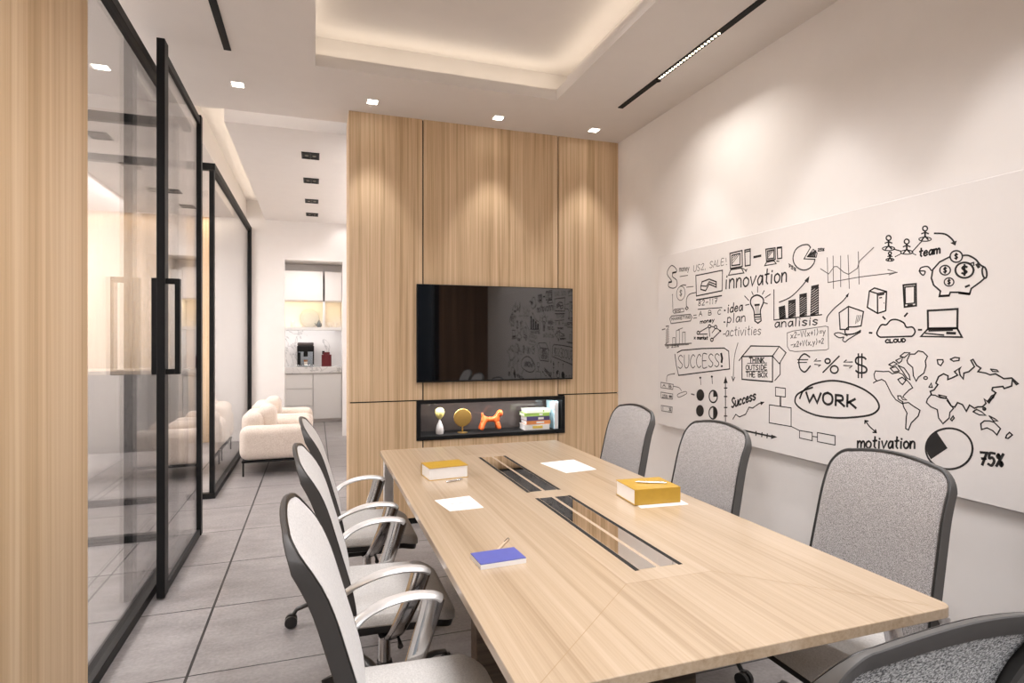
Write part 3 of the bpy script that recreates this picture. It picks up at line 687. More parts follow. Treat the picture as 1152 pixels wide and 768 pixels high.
class Ink:
    def __init__(s): s.m = MB()
    def stroke(s, cr, pts, wpx=1.4, smooth=False, closed=False):
        px = [cr(*p) for p in pts]
        if smooth: px = [(p.x, p.y) for p in catmull([(x, y, 0) for x, y in px], 5, closed)]
        if closed: px = px+[px[0]]
        P = [Vector(on_board(*p)) for p in px]
        ws = [wpx*math.hypot(BX, p.x)*0.93/654.0*0.5 for p in P]
        L_, R_ = [], []
        for i, p in enumerate(P):
            d1 = (P[i]-P[i-1]) if i else (P[1]-P[0]); d2 = (P[i+1]-P[i]) if i < len(P)-1 else d1
            if d1.length < 1e-9: d1 = d2
            if d2.length < 1e-9: d2 = d1
            if d1.length < 1e-9: return s
            d1 = d1.normalized(); d2 = d2.normalized(); t = d1+d2
            if t.length < 0.3: t = d2
            t = t.normalized(); n = Vector((-t.y, t.x)); c_ = max(0.55, abs(n.dot(Vector((-d1.y, d1.x)))))
            e = Vector((0, 0))
            if i == 0: e = -d2*ws[i]*0.7
            if i == len(P)-1: e = d1*ws[i]*0.7
            L_.append(p+e+n*ws[i]/c_); R_.append(p+e-n*ws[i]/c_)
        vs = []; fs = []
        for l, r in zip(L_, R_): vs += [(INK_X, l.x, l.y), (INK_X, r.x, r.y)]
        for i in range(len(P)-1): fs.append((2*i, 2*i+1, 2*i+3, 2*i+2))
        s.m.add(vs, fs); return s
    def fill(s, cr, pts):
        P = [on_board(*cr(*p)) for p in pts]; s.m.add([(INK_X+0.0002, y, z) for y, z in P], [tuple(range(len(P)))]); return s
    def ell(s, cr, c_, rx, ry, wpx=1.4, fill=False, a0=0, a1_=2*PI, n=22, rot=0.0):
        pts = []
        for k in range(n+1):
            a = a0+(a1_-a0)*k/n; x, y = rx*math.cos(a), ry*math.sin(a)
            pts.append((c_[0]+x*math.cos(rot)-y*math.sin(rot), c_[1]+x*math.sin(rot)+y*math.cos(rot)))
        return s.fill(cr, pts[:-1]) if fill else s.stroke(cr, pts, wpx)
    def dot(s, cr, p, r=4): return s.ell(cr, p, r, r, fill=True, n=10)
    def hatch(s, cr, q, n, wpx, jit=0.0):
        """diagonal hatching inside a quad given bottom-left, bottom-right, top-right, top-left"""
        bl, br, tr, tl = [Vector((p[0], p[1])) for p in q]
        for k in range(n):
            t0 = max(0, (k-0.6)/n); t1 = min(1, (k+0.9)/n)
            s.stroke(cr, [tuple(bl+(tl-bl)*t0), tuple(br+(tr-br)*min(1, t1))], wpx)
        return s
    def text(s, cr, txt, p0, p1, h, wpx=1.4, slant=0.12):
        adv = [GW.get(ch, 0.62) for ch in txt]; tot = sum(adv)+0.14*(len(txt)-1)
        dx, dy = (p1[0]-p0[0])/tot, (p1[1]-p0[1])/tot; x = 0.0
        for ch, ad in zip(txt, adv):
            for st in GLYPH.get(ch, []):
                pts = []
                for gx, gy in st:
                    X = x+gx*ad+slant*gy*h/max(1e-6, math.hypot(dx, dy))*0.5
                    pts.append((p0[0]+dx*X, p0[1]+dy*X-gy*h))
                s.stroke(cr, pts, wpx, smooth=len(pts) > 3)
            x += ad+0.14
        return s
    def done(s, name, mat=None, label=None):
        o = s.m.build(name, mat or M_INK, wb)
        if label: o['label'] = label
        return o
O_ = [(0.5, 1), (0.12, 0.85), (0, 0.5), (0.12, 0.15), (0.5, 0), (0.88, 0.15), (1, 0.5), (0.88, 0.85), (0.5, 1)]
o_ = [(0.5, 0.6), (0.1, 0.48), (0.05, 0.2), (0.4, 0), (0.85, 0.12), (0.92, 0.42), (0.5, 0.6)]
s_ = [(0.9, 0.5), (0.5, 0.6), (0.1, 0.47), (0.4, 0.32), (0.85, 0.18), (0.5, 0), (0.05, 0.08)]
S_ = [(0.95, 0.86), (0.5, 1), (0.08, 0.8), (0.4, 0.52), (0.9, 0.25), (0.5, 0), (0.03, 0.12)]
GLYPH = {
 'i': [[(0.4, 0.58), (0.45, 0)], [(0.5, 0.78), (0.55, 0.84)]], 'n': [[(0.05, 0.6), (0.08, 0)], [(0.07, 0.35), (0.4, 0.6), (0.8, 0.5), (0.88, 0)]],
 'o': [o_], 'v': [[(0.02, 0.6), (0.4, 0), (0.98, 0.62)]], 'u': [[(0.02, 0.6), (0.1, 0.1), (0.45, 0), (0.85, 0.2), (0.9, 0.6)], [(0.9, 0.6), (0.97, 0)]],
 'a': [[(0.85, 0.5), (0.45, 0.6), (0.08, 0.3), (0.3, 0.0), (0.7, 0.15), (0.87, 0.5)], [(0.88, 0.6), (0.97, 0)]],
 't': [[(0.5, 0.98), (0.45, 0.15), (0.75, 0)], [(0.1, 0.62), (0.95, 0.66)]],
 'd': [[(0.8, 0.45), (0.4, 0.55), (0.05, 0.25), (0.3, 0), (0.8, 0.15)], [(0.9, 1.0), (0.85, 0)]], 'e': [[(0.08, 0.3), (0.85, 0.36), (0.6, 0.6), (0.15, 0.45), (0.1, 0.15), (0.45, 0), (0.9, 0.12)]],
 'p': [[(0.12, 0.6), (0.05, -0.4)], [(0.12, 0.5), (0.5, 0.62), (0.9, 0.35), (0.6, 0.02), (0.12, 0.1)]], 'l': [[(0.5, 1.0), (0.45, 0)]],
 'c': [[(0.9, 0.5), (0.5, 0.6), (0.08, 0.35), (0.3, 0.02), (0.9, 0.08)]], 's': [s_],
 'm': [[(0.03, 0.6), (0.06, 0)], [(0.05, 0.4), (0.3, 0.6), (0.48, 0.45), (0.5, 0)], [(0.5, 0.4), (0.75, 0.6), (0.93, 0.45), (0.97, 0)]],
 'r': [[(0.1, 0.6), (0.12, 0)], [(0.12, 0.35), (0.5, 0.6), (0.9, 0.52)]], 'k': [[(0.12, 1), (0.08, 0)], [(0.9, 0.7), (0.12, 0.3)], [(0.3, 0.38), (0.98, -0.05)]],
 'g': [o_, [(0.88, 0.6), (0.9, -0.2), (0.4, -0.35), (0.1, -0.2)]], 'y': [[(0.05, 0.6), (0.45, 0.1)], [(0.95, 0.6), (0.25, -0.35)]], 'x': [[(0.05, 0.6), (0.9, 0)], [(0.9, 0.6), (0.05, 0)]],
 'S': [S_], 'U': [[(0.03, 1), (0.06, 0.25), (0.45, 0), (0.9, 0.25), (0.95, 1)]], 'C': [[(0.95, 0.85), (0.55, 1), (0.08, 0.65), (0.1, 0.25), (0.5, 0), (0.95, 0.12)]],
 'E': [[(0.9, 1), (0.1, 1), (0.08, 0), (0.92, 0)], [(0.1, 0.5), (0.75, 0.5)]], 'T': [[(0, 1), (1, 1)], [(0.5, 1), (0.5, 0)]], 'H': [[(0.08, 1), (0.08, 0)], [(0.92, 1), (0.92, 0)], [(0.08, 0.5), (0.92, 0.5)]],
 'I': [[(0.5, 1), (0.5, 0)]], 'N': [[(0.08, 0), (0.08, 1), (0.92, 0), (0.92, 1)]], 'K': [[(0.08, 1), (0.08, 0)], [(0.92, 1), (0.08, 0.42)], [(0.3, 0.55), (0.95, 0)]], 'O': [O_],
 'D': [[(0.08, 0), (0.08, 1), (0.6, 0.95), (0.95, 0.5), (0.6, 0.03), (0.08, 0)]], 'B': [[(0.08, 0), (0.08, 1), (0.7, 0.95), (0.75, 0.6), (0.1, 0.52)], [(0.1, 0.52), (0.9, 0.42), (0.85, 0.08), (0.08, 0)]],
 'X': [[(0.05, 1), (0.95, 0)], [(0.95, 1), (0.05, 0)]], 'W': [[(0, 0.85), (0.22, 0.05), (0.5, 0.7)], [(0.5, 0.7), (0.75, 0.05), (1, 0.9)]], 'R': [[(0.1, 0), (0.12, 0.9)], [(0.12, 0.88), (0.75, 0.85), (0.8, 0.5), (0.15, 0.42)], [(0.35, 0.42), (1.0, 0)]],
 'A': [[(0, 0), (0.5, 1), (1, 0)], [(0.2, 0.38), (0.8, 0.38)]], 'L': [[(0.1, 1), (0.08, 0), (0.9, 0)]], 'M': [[(0.05, 0), (0.1, 1), (0.5, 0.35), (0.9, 1), (0.95, 0)]], 'G': [[(0.9, 0.85), (0.5, 1), (0.08, 0.6), (0.15, 0.1), (0.6, 0), (0.9, 0.2), (0.92, 0.45), (0.55, 0.45)]],
 'Q': [O_, [(0.6, 0.3), (1, -0.05)]], 'V': [[(0, 1), (0.5, 0), (1, 1)]],
 '!': [[(0.5, 1), (0.5, 0.3)], [(0.48, 0.06), (0.54, 0.0)]], '7': [[(0.05, 1), (0.95, 1), (0.4, 0)], [(0.3, 0.5), (0.85, 0.52)]], '5': [[(0.9, 1), (0.2, 1), (0.15, 0.58), (0.6, 0.65), (0.9, 0.35), (0.55, 0), (0.05, 0.1)]],
 '8': [[(0.5, 0.52), (0.15, 0.75), (0.5, 1), (0.85, 0.75), (0.5, 0.52), (0.1, 0.25), (0.5, 0), (0.9, 0.25), (0.5, 0.52)]], '2': [[(0.1, 0.8), (0.5, 1), (0.85, 0.75), (0.1, 0.03)], [(0.1, 0.02), (0.95, 0.02)]], '1': [[(0.3, 0.8), (0.55, 1), (0.55, 0)]],
 '%': [[(0.95, 1), (0.05, 0)], [(0.25, 0.95), (0.08, 0.8), (0.25, 0.65), (0.4, 0.8), (0.25, 0.95)], [(0.75, 0.35), (0.58, 0.18), (0.75, 0.02), (0.92, 0.18), (0.75, 0.35)]],
 '-': [[(0.15, 0.45), (0.85, 0.48)]], '+': [[(0.15, 0.45), (0.85, 0.45)], [(0.5, 0.75), (0.5, 0.15)]], ',': [[(0.4, 0.08), (0.3, -0.12)]], '=': [[(0.1, 0.6), (0.9, 0.6)], [(0.1, 0.3), (0.9, 0.3)]],
 '$': [S_, [(0.5, 1.2), (0.5, -0.2)]], '(': [[(0.7, 1.05), (0.35, 0.5), (0.7, -0.05)]], ')': [[(0.3, 1.05), (0.65, 0.5), (0.3, -0.05)]]}
GW = {'i': 0.3, 'l': 0.3, 'I': 0.3, '!': 0.3, '1': 0.4, 'm': 0.9, 'W': 0.95, ' ': 0.4, ',': 0.3, 't': 0.5, 'r': 0.5}
# written words
Ink().text(c1, 'innovation', (428, 425), (778, 383), 84, 1.9).done('innovation_lettering')
k = Ink().text(c1, 'idea', (442, 560), (528, 546), 50, 1.5).text(c1, 'plan', (440, 617), (545, 607), 50, 1.2)
k.dot(c1, (428, 546), 5).dot(c1, (426, 612), 5).done('idea_plan_lettering')
Ink().text(c1, 'activities', (432, 692), (632, 682), 52, 1.0).stroke(c1, [(420, 680), (430, 679)], 1.2).done('activities_lettering', M_INK2)
Ink().text(c1, 'analisis', (708, 642), (952, 626), 48, 1.4).done('analisis_lettering')
k = Ink().text(c2, 'SUCCESS', (165, 222), (398, 212), 74, 1.0, 0.0)
k.stroke(c2, [(160, 133), (185, 120), (300, 110), (425, 107), (450, 125), (455, 225), (330, 240), (168, 261), (155, 205), (147, 142)], 1.3)
k.stroke(c2, [(408, 140), (413, 165), (410, 185)], 3.2).dot(c2, (411, 209), 6).done('success_sign_drawing')
k = Ink()
k.stroke(c2, [(525, 155), (697, 152), (697, 297), (525, 283)], 1.5, closed=True).stroke(c2, [(525, 155), (575, 95), (735, 98), (697, 152)], 1.4)
k.stroke(c2, [(735, 98), (773, 133), (735, 195), (697, 152)], 1.2).stroke(c2, [(740, 190), (740, 255), (710, 290)], 1.1).stroke(c2, [(525, 155), (508, 178)], 1.2)
k.text(c2, 'THINK', (566, 188), (650, 187), 26, 1.3, 0).text(c2, 'OUTSIDE', (547, 230), (666, 229), 26, 1.1, 0).text(c2, 'THE BOX', (547, 268), (668, 272), 27, 1.1, 0)
k.stroke(c2, [(555, 193), (665, 191)], 0.8).stroke(c2, [(547, 238), (668, 236)], 0.8).done('open_box_drawing')
k = Ink().stroke(c6, [(460, 215), (490, 150), (570, 95), (720, 62), (860, 78), (1000, 130), (1100, 200), (1143, 270), (1130, 320), (1060, 360), (900, 380), (760, 382), (600, 360), (480, 310), (425, 260), (420, 220), (440, 180), (500, 145), (570, 120)], 2.0, True)
k.text(c6, 'WORk', (515, 248), (945, 292), 100, 2.6, 0.0).done('work_drawing')
Ink().text(c4, 'motivation', (155, 604), (450, 606), 58, 2.0).done('motivation_lettering')
Ink().text(c4, '75%', (778, 688), (896, 698), 62, 2.4).done('percentage_lettering')
Ink().text(c2, 'Success', (466, 443), (602, 396), 52, 2.0).stroke(c2, [(473, 508), (490, 480), (510, 495), (545, 480), (565, 440), (585, 445), (620, 420), (648, 412)], 1.2).fill(c2, [(628, 408), (652, 411), (632, 430)]).done('growth_line_drawing')
# pictures
k = Ink().stroke(a1, [(110, 420), (150, 370), (195, 400), (203, 440), (168, 450), (160, 490), (205, 530), (205, 590), (170, 615), (120, 600), (120, 555), (150, 545), (140, 520), (105, 470)], 1.1, True, True)
k.stroke(a1, [(160, 450), (195, 442)], 2.0).stroke(a1, [(120, 552), (150, 546)], 2.0).done('dollar_shape_drawing')
k = Ink().text(a1, 'money', (232, 435), (338, 425), 60, 0.9).stroke(a1, [(240, 490), (325, 476)], 0.9).text(a1, 'US2, SALE', (385, 440), (715, 362), 68, 0.8).stroke(a1, [(738, 290), (740, 330)], .9).dot(a1, (742, 360), 6)
k.done('sale_lettering', M_INK2)
k = Ink().ell(a1, (250, 670), 46, 76, 0.9, rot=0.1).text(a1, '$', (237, 695), (263, 693), 55, 1.0, 0).stroke(a1, [(245, 592), (275, 580), (305, 583)], 1.2).stroke(a1, [(310, 605), (385, 597)], 0.9).done('coin_drawing', M_INK2)
def computer(cr, outer, inner, kb, tw, wpx, extra):
    k = Ink().stroke(cr, outer, wpx, closed=True).stroke(cr, inner, wpx, closed=True).stroke(cr, kb, wpx, closed=True).stroke(cr, tw, wpx, closed=True)
    a, b, c_, d = [Vector(p) for p in inner]
    for t in (0.25, 0.5, 0.75): k.stroke(cr, [tuple(a+(d-a)*t+(b-a)*0.12), tuple(a+(b-a)*(t+0.1)+(d-a)*0.1)], 0.8)
    for st, w_ in extra: k.stroke(cr, st, w_)
    return k
computer(a1, [(780, 240), (912, 208), (914, 380), (785, 402)], [(800, 262), (890, 240), (888, 360), (800, 372)], [(790, 415), (905, 397), (930, 450), (765, 475)],
         [(940, 205), (1000, 192), (1000, 366), (945, 376)], 1.5, [([(1040, 280), (1112, 265)], 2.6), ([(915, 400), (950, 420), (965, 410), (955, 435), (945, 425)], 1.0), ([(942, 225), (1000, 212)], 1.4)]).done('desktop_computer_drawing')
computer(a4, [(208, 195), (308, 180), (310, 305), (215, 320)], [(225, 215), (295, 200), (295, 290), (228, 300)], [(215, 335), (295, 318), (320, 350), (195, 372)],
         [(330, 180), (378, 172), (380, 290), (335, 298)], 1.4, [([(325, 322), (350, 325)], 1.2), ([(332, 180), (377, 175)], 2.2)]).done('small_computer_drawing')
k = Ink().stroke(a4, [(690, 175), (660, 145), (590, 155), (530, 200), (502, 280), (515, 350), (560, 400), (620, 420), (680, 400), (725, 350), (738, 305)], 1.4, True).stroke(a4, [(738, 303), (620, 298), (690, 175)], 1.2)
k.stroke(a4, [(655, 275), (720, 195), (762, 235), (752, 280), (655, 275)], 1.1)
for q in range(5): k.stroke(a4, [(672+q*16, 272), (690+q*14, 238-q*7)], 1.6)
k.text(a4, '25%', (768, 215), (838, 212), 28, 1.0).text(a4, '75%', (452, 385), (532, 432), 34, 1.0).done('pie_slice_drawing')
k = Ink()
for st in ([(38, 300), (40, 490)], [(82, 300), (82, 480)], [(125, 295), (133, 490)], [(185, 275), (190, 465)], [(4, 310), (8, 455)]): k.stroke(c3, st, 0.8)
k.stroke(c3, [(-35, 375), (12, 405), (45, 362), (62, 362), (100, 395), (128, 407), (180, 372), (192, 330), (275, 250)], 0.9).stroke(c3, [(8, 455), (200, 422), (412, 396)], 0.9).stroke(c3, [(358, 380), (412, 396), (365, 410)], 0.9)
k.done('line_graph_drawing', M_INK2)
k = Ink().stroke(c1, [(705, 430), (705, 600), (975, 570)], 1.2).stroke(c1, [(735, 500), (800, 470), (860, 412), (895, 368)], 1.3, True).fill(c1, [(905, 352), (877, 378), (898, 392)])
for q, n in (([(738, 595), (770, 590), (765, 520), (733, 528)], 7), ([(788, 586), (825, 580), (825, 485), (788, 492)], 8), ([(852, 580), (888, 574), (888, 450), (850, 457)], 10), ([(912, 576), (955, 570), (955, 402), (917, 410)], 12)):
    k.hatch(c1, q, n, 1.7).stroke(c1, q, 0.8, closed=True)
    tl = q[3]; k.fill(c1, [tl, q[2], (q[2][0], q[2][1]+22), (tl[0], tl[1]+14)])
k.done('bar_chart_drawing')
k = Ink().stroke(c1, [(265, 350), (415, 320), (413, 435), (268, 465)], 1.3, closed=True).stroke(c1, [(268, 487), (410, 463)], 1.5)
k.stroke(c1, [(293, 410), (300, 385), (340, 370), (380, 385), (380, 415), (340, 398), (320, 435), (293, 428)], 1.5, closed=True).stroke(c1, [(295, 408), (325, 410), (340, 385), (378, 400)], 1.4)
k.text(c1, '82-117', (277, 521), (385, 506), 30, 0.8).stroke(c1, [(277, 540), (412, 530)], 1.0).text(c1, 'A  B  C', (282, 578), (405, 568), 26, 0.8)
k.stroke(c1, [(265, 445), (230, 455), (213, 480), (212, 525)], 1.0, True).stroke(c1, [(205, 535), (215, 525), (222, 533), (213, 543)], 1.1, closed=True).done('presentation_board_drawing')
k = Ink().stroke(c1, [(595, 570), (590, 540), (573, 505), (580, 475), (610, 460), (640, 475), (646, 500), (630, 540), (628, 568)], 1.8, True)
k.stroke(c1, [(594, 570), (630, 568), (633, 604), (615, 618), (597, 605)], 1.6, closed=True).stroke(c1, [(595, 584), (632, 582)], 1.4).stroke(c1, [(597, 597), (632, 595)], 1.0).stroke(c1, [(598, 516), (622, 514)], 2.2).stroke(c1, [(604, 520), (606, 562)], 0.9).stroke(c1, [(616, 518), (616, 562)], 0.9)
for st in ([(613, 412), (613, 445)], [(540, 465), (563, 490)], [(580, 440), (588, 458)], [(640, 455), (650, 435)], [(655, 475), (685, 455)], [(650, 503), (668, 508)], [(545, 517), (565, 512)]): k.stroke(c1, st, 1.1)
k.done('light_bulb_drawing')
k = Ink().stroke(c1, [(135, 553), (145, 540), (195, 535), (198, 553), (142, 562)], 1.0, closed=True).stroke(c1, [(118, 592), (128, 578), (235, 568), (243, 585), (235, 605), (125, 620)], 1.2, closed=True)
k.text(c1, 'MARKETING', (128, 602), (234, 590), 15, 0.9, 0).text(c1, 'SHOP', (146, 556), (190, 550), 10, 0.8, 0).stroke(c1, [(133, 455), (136, 550)], 0.9).dot(c1, (133, 458), 3).stroke(c1, [(252, 575), (268, 572)], 1).stroke(c1, [(252, 590), (270, 587)], 1).done('marketing_sign_drawing', M_INK2)
k = Ink().stroke(c1, [(90, 740), (240, 731)], 1.2).stroke(c1, [(92, 746), (225, 738)], 0.9).hatch(c1, [(95, 735), (113, 733), (112, 640), (98, 642)], 9, 0.8)
for b in ([(135, 735), (135, 700), (148, 699), (148, 735)], [(155, 735), (155, 660), (172, 656), (172, 733)], [(190, 732), (190, 670), (205, 668), (205, 730)]): k.stroke(c1, b, 0.9)
k.text(c1, 'G 25%', (100, 758), (170, 752), 14, 0.8, 0).stroke(c1, [(165, 655), (190, 645)], 0.9).stroke(c1, [(75, 655), (92, 650)], 1.2).stroke(c1, [(97, 636), (112, 634)], 1.4).done('small_bar_chart_drawing', M_INK2)
k = Ink()
for p in ((438, 425), (560, 355), (625, 362), (585, 500)): k.ell(a2, p, 14, 17, 1.4)
k.ell(a2, (675, 405), 11, 13, fill=True)
for st in ([(455, 415), (545, 362)], [(572, 355), (612, 362)], [(635, 372), (672, 402)], [(665, 418), (598, 485)], [(455, 440), (535, 438)], [(588, 425), (622, 378)], [(555, 372), (562, 462)]): k.stroke(a2, st, 1.2)
k.text(a2, 'money', (458, 325), (610, 303), 40, 1.2).text(a2, 'x market', (392, 492), (540, 497), 36, 1.2).done('network_drawing')
k = Ink()
for q in ([(68, 300), (138, 312), (135, 340), (68, 330)], [(68, 355), (135, 366), (133, 395), (70, 388)], [(70, 430), (132, 440), (130, 470), (72, 460)]): k.stroke(c2, q, 0.9, closed=True)
k.stroke(c2, [(100, 296), (105, 262), (140, 252)], 0.9, True).dot(c2, (143, 252), 4).stroke(c2, [(138, 322), (170, 330), (184, 348)], 0.9, True).stroke(c2, [(163, 368), (205, 352), (212, 364), (170, 384)], 0.9, True, True)
k.text(c2, '25%', (76, 385), (105, 388), 16, 0.9, 0).fill(c2, [(113, 372), (130, 374), (130, 388), (113, 386)]).text(c2, '100%', (76, 455), (125, 462), 18, 0.9, 0).text(c2, 'A B', (78, 323), (128, 332), 14, 0.8, 0).stroke(c2, [(240, 366), (256, 370)], 1.6).done('flow_chart_drawing', M_INK2)
Ink().ell(c2, (290, 372), 22, 33, fill=True).done('full_clock_drawing')
Ink().ell(c2, (288, 460), 22, 33, fill=True).done('full_clock_drawing')
Ink().ell(c2, (363, 380), 23, 34, 1.7).fill(c2, [(363, 382)]+[(363+23*math.cos(a), 380+34*math.sin(a)) for a in [-PI/2+q*PI/12 for q in range(7)]]).done('quarter_clock_drawing')
Ink().ell(c2, (362, 472), 23, 34, 1.7).fill(c2, [(362+23*math.cos(a), 472+34*math.sin(a)) for a in [-PI/2+q*PI/10 for q in range(11)]]).done('half_clock_drawing')
for px_ in ((290, 274), (355, 268)): Ink().dot(c2, px_, 6).stroke(c2, [(px_[0]+1, px_[1]+4), (px_[0]+3, px_[1]+40)], 0.9).done('pin_drawing')
k = Ink().stroke(c2, [(432, 300), (432, 520)], 1.3).fill(c2, [(432, 265), (421, 306), (444, 304)])
for y in (332, 380, 442, 490): k.stroke(c2, [(425, y), (441, y)], 1.3)
k.stroke(c2, [(500, 575-12), (690, 605)], 1.9).fill(c2, [(690, 594), (724, 608), (688, 620)])
for x in (605, 638, 668): k.stroke(c2, [(x, (x-580)*0.21+572), (x-2, (x-580)*0.21+594)], 1.6)
k.done('axis_arrows_drawing')
Ink().stroke(c2, [(502, 78), (482, 160), (475, 290)], 0.9, True).stroke(c2, [(467, 268), (475, 293), (484, 272)], 1.2).done('down_arrow_drawing', M_INK2)
k = Ink().stroke(c5, [(350, 265), (400, 248), (680, 205), (705, 212), (708, 400), (690, 410), (420, 425), (370, 415), (352, 380)], 0.8, closed=True)
k.text(c5, 'x2-V(x+1)=y', (380, 312), (680, 272), 50, 0.9).text(c5, '-x2+V(x,y)=2', (380, 390), (665, 355), 46, 0.9).done('formula_drawing', M_INK2)
k = Ink().stroke(c5, [(990, 200), (1010, 80), (880, 35), (800, 90), (808, 233), (880, 235), (880, 45)], 1.4).stroke(c5, [(850, 240), (880, 215), (930, 212), (990, 203)], 1.4, True).stroke(c5, [(850, 240), (860, 275), (930, 270), (985, 243)], 1.6, True)
k.stroke(c5, [(870, 288), (800, 262), (758, 275), (800, 305), (840, 300), (830, 325), (852, 341), (885, 315), (985, 256)], 1.2, True)
for q in range(4): k.stroke(c5, [(940+q*12, 185-q*8), (955+q*12, 110)], 0.5)
k.stroke(c5, [(692, 165), (700, 120), (760, 50), (830, -10), (872, -60)], 1.3, True).fill(c5, [(886, -84), (856, -58), (874, -42)]).done('box_on_hand_drawing')
k = Ink().stroke(c5, [(545, 472), (500, 445), (460, 480), (452, 520), (465, 575), (505, 600), (550, 550)], 1.7, True).stroke(c5, [(440, 495), (530, 495)], 1.1).stroke(c5, [(442, 520), (520, 518)], 1.1)
k.stroke(c5, [(605, 490), (585, 508), (640, 505)], 1.2).stroke(c5, [(588, 535), (640, 541), (622, 553)], 1.2).stroke(c5, [(800, 465), (660, 605)], 1.6).ell(c5, (700, 507), 22, 20, 1.8).ell(c5, (758, 580), 33, 32, 1.8)
k.stroke(c5, [(862, 498), (840, 516), (915, 515)], 1.2).stroke(c5, [(838, 545), (912, 548), (890, 566)], 1.2)
k.stroke(c5, [(1030, 490), (1010, 475), (960, 475), (942, 500), (955, 530), (1020, 555), (1038, 580), (1025, 605), (970, 608), (945, 590)], 2.0, True).stroke(c5, [(966, 445), (966, 650)], 1.6).stroke(c5, [(997, 445), (995, 650)], 1.6).done('currency_drawing')
k = Ink().stroke(c6, [(250, 118), (335, 128), (335, 203), (250, 193)], 1.0, closed=True).stroke(c6, [(288, 200), (288, 283)], 1.0).stroke(c6, [(297, 200), (297, 285)], 1.0).stroke(c6, [(197, 270), (385, 297), (385, 458), (195, 425)], 1.0, closed=True)
k.stroke(c6, [(388, 458), (456, 492)], 1.0).stroke(c6, [(458, 492), (567, 510), (567, 580), (457, 556)], 1.0, closed=True).stroke(c6, [(570, 542), (608, 548)], 1.0).stroke(c6, [(612, 510), (765, 538), (765, 618), (612, 588)], 1.0, closed=True).done('block_diagram_drawing')
Ink().stroke(c6, [(1025, 408), (1060, 455), (1118, 508)], 1.4).stroke(c6, [(1022, 432), (1024, 406), (1050, 412)], 1.4).stroke(c6, [(1092, 508), (1120, 510), (1114, 485)], 1.4).done('double_arrow_drawing')
k = Ink().ell(c4, (623, 608), 119, 104, 1.9, n=40).fill(c4, [(615, 605), (556, 518), (525, 540), (507, 570), (504, 600), (514, 635), (530, 662)]).done('big_pie_chart_drawing')
k = Ink()
for (x, y, sc) in ((362, 195, 1.0), (468, 216, 1.0), (575, 140, 1.0), (370, 285, 0.6)):
    k.ell(c3, (x, y), 14*sc, 14*sc, 1.4).stroke(c3, [(x, y+14*sc), (x, y+44*sc)], 1.8).stroke(c3, [(x-20*sc, y+30*sc), (x, y+22*sc), (x+20*sc, y+30*sc)], 1.3).stroke(c3, [(x-18*sc, y+66*sc), (x, y+44*sc), (x+18*sc, y+64*sc)], 1.5)
    k.ell(c3, (x, y+62*sc), 32*sc+4, 10*sc+2, 1.0)
k.stroke(c3, [(390, 260), (435, 272)], 1.1).stroke(c3, [(500, 275), (555, 215)], 1.1).stroke(c3, [(400, 305), (438, 285)], .8).stroke(c3, [(495, 282), (522, 294)], .8).text(c3, 'team', (540, 305), (662, 283), 48, 1.7)
k.stroke(c3, [(630, 168), (690, 172), (730, 200), (750, 228)], 1.6, True).fill(c3, [(752, 240), (722, 224), (760, 210)]).done('team_drawing')
k = Ink().stroke(c3, [(720, 305), (660, 335), (620, 380), (612, 430), (625, 470), (665, 505), (658, 536), (715, 532), (722, 512), (770, 512), (835, 522), (845, 490), (900, 450), (925, 428)], 1.6).stroke(c3, [(915, 362), (895, 350), (870, 320), (830, 298), (800, 297)], 1.6, True)
k.ell(c3, (922, 397), 13, 33, 1.6, rot=-0.15).ell(c3, (757, 303), 36, 34, 1.4).ell(c3, (692, 383), 31, 28, 1.3).ell(c3, (805, 383), 53, 45, 1.9).ell(c3, (715, 452), 28, 24, 1.2)
for p, h in (((757, 303), 26), ((692, 383), 26), ((805, 383), 44), ((715, 452), 22)): k.text(c3, '$', (p[0]-h*0.35, p[1]+h*0.5), (p[0]+h*0.35, p[1]+h*0.45), h, 1.3 if h < 40 else 1.9, 0)
k.stroke(c3, [(612, 385), (590, 362), (550, 370), (545, 395), (565, 412), (575, 390), (540, 388)], 1.3, True).stroke(c3, [(812, 480), (832, 472)], 2.0).stroke(c3, [(878, 350), (888, 365)], 2.6).stroke(c3, [(835, 345), (858, 338), (860, 355)], 1.2).stroke(c3, [(660, 534), (714, 531)], 2.2).stroke(c3, [(775, 515), (832, 522)], 2.4).done('piggy_bank_drawing')
k = Ink().stroke(c3, [(250, 505), (280, 487), (350, 508), (345, 620), (298, 635), (238, 600)], 1.5, closed=True).stroke(c3, [(250, 505), (297, 520), (350, 510)], 1.4).stroke(c3, [(297, 520), (298, 635)], 1.5).stroke(c3, [(305, 528), (335, 522)], 1.6).stroke(c3, [(310, 545), (322, 543)], 1.2).dot(c3, (335, 575), 3).done('server_drawing')
k = Ink().stroke(c3, [(448, 470), (522, 463), (523, 590), (455, 598)], 1.8, closed=True).stroke(c3, [(458, 482), (513, 476), (513, 575), (460, 580)], 1.3, closed=True).stroke(c3, [(475, 588), (500, 586)], 1.8).done('phone_drawing')
k = Ink().stroke(c8, [(85, 690), (100, 655), (115, 640), (140, 640), (165, 615), (200, 612), (240, 630), (255, 655), (290, 655), (305, 680), (290, 705), (260, 708), (130, 712), (100, 710)], 1.6, True, True)
for st in ([(120, 595), (132, 608)], [(245, 592), (260, 575)], [(42, 687), (56, 688)], [(325, 670), (342, 670)]): k.stroke(c8, st, 1.8)
k.text(c8, 'CLOUD', (134, 745), (250, 739), 18, 1.5, 0).done('cloud_drawing')
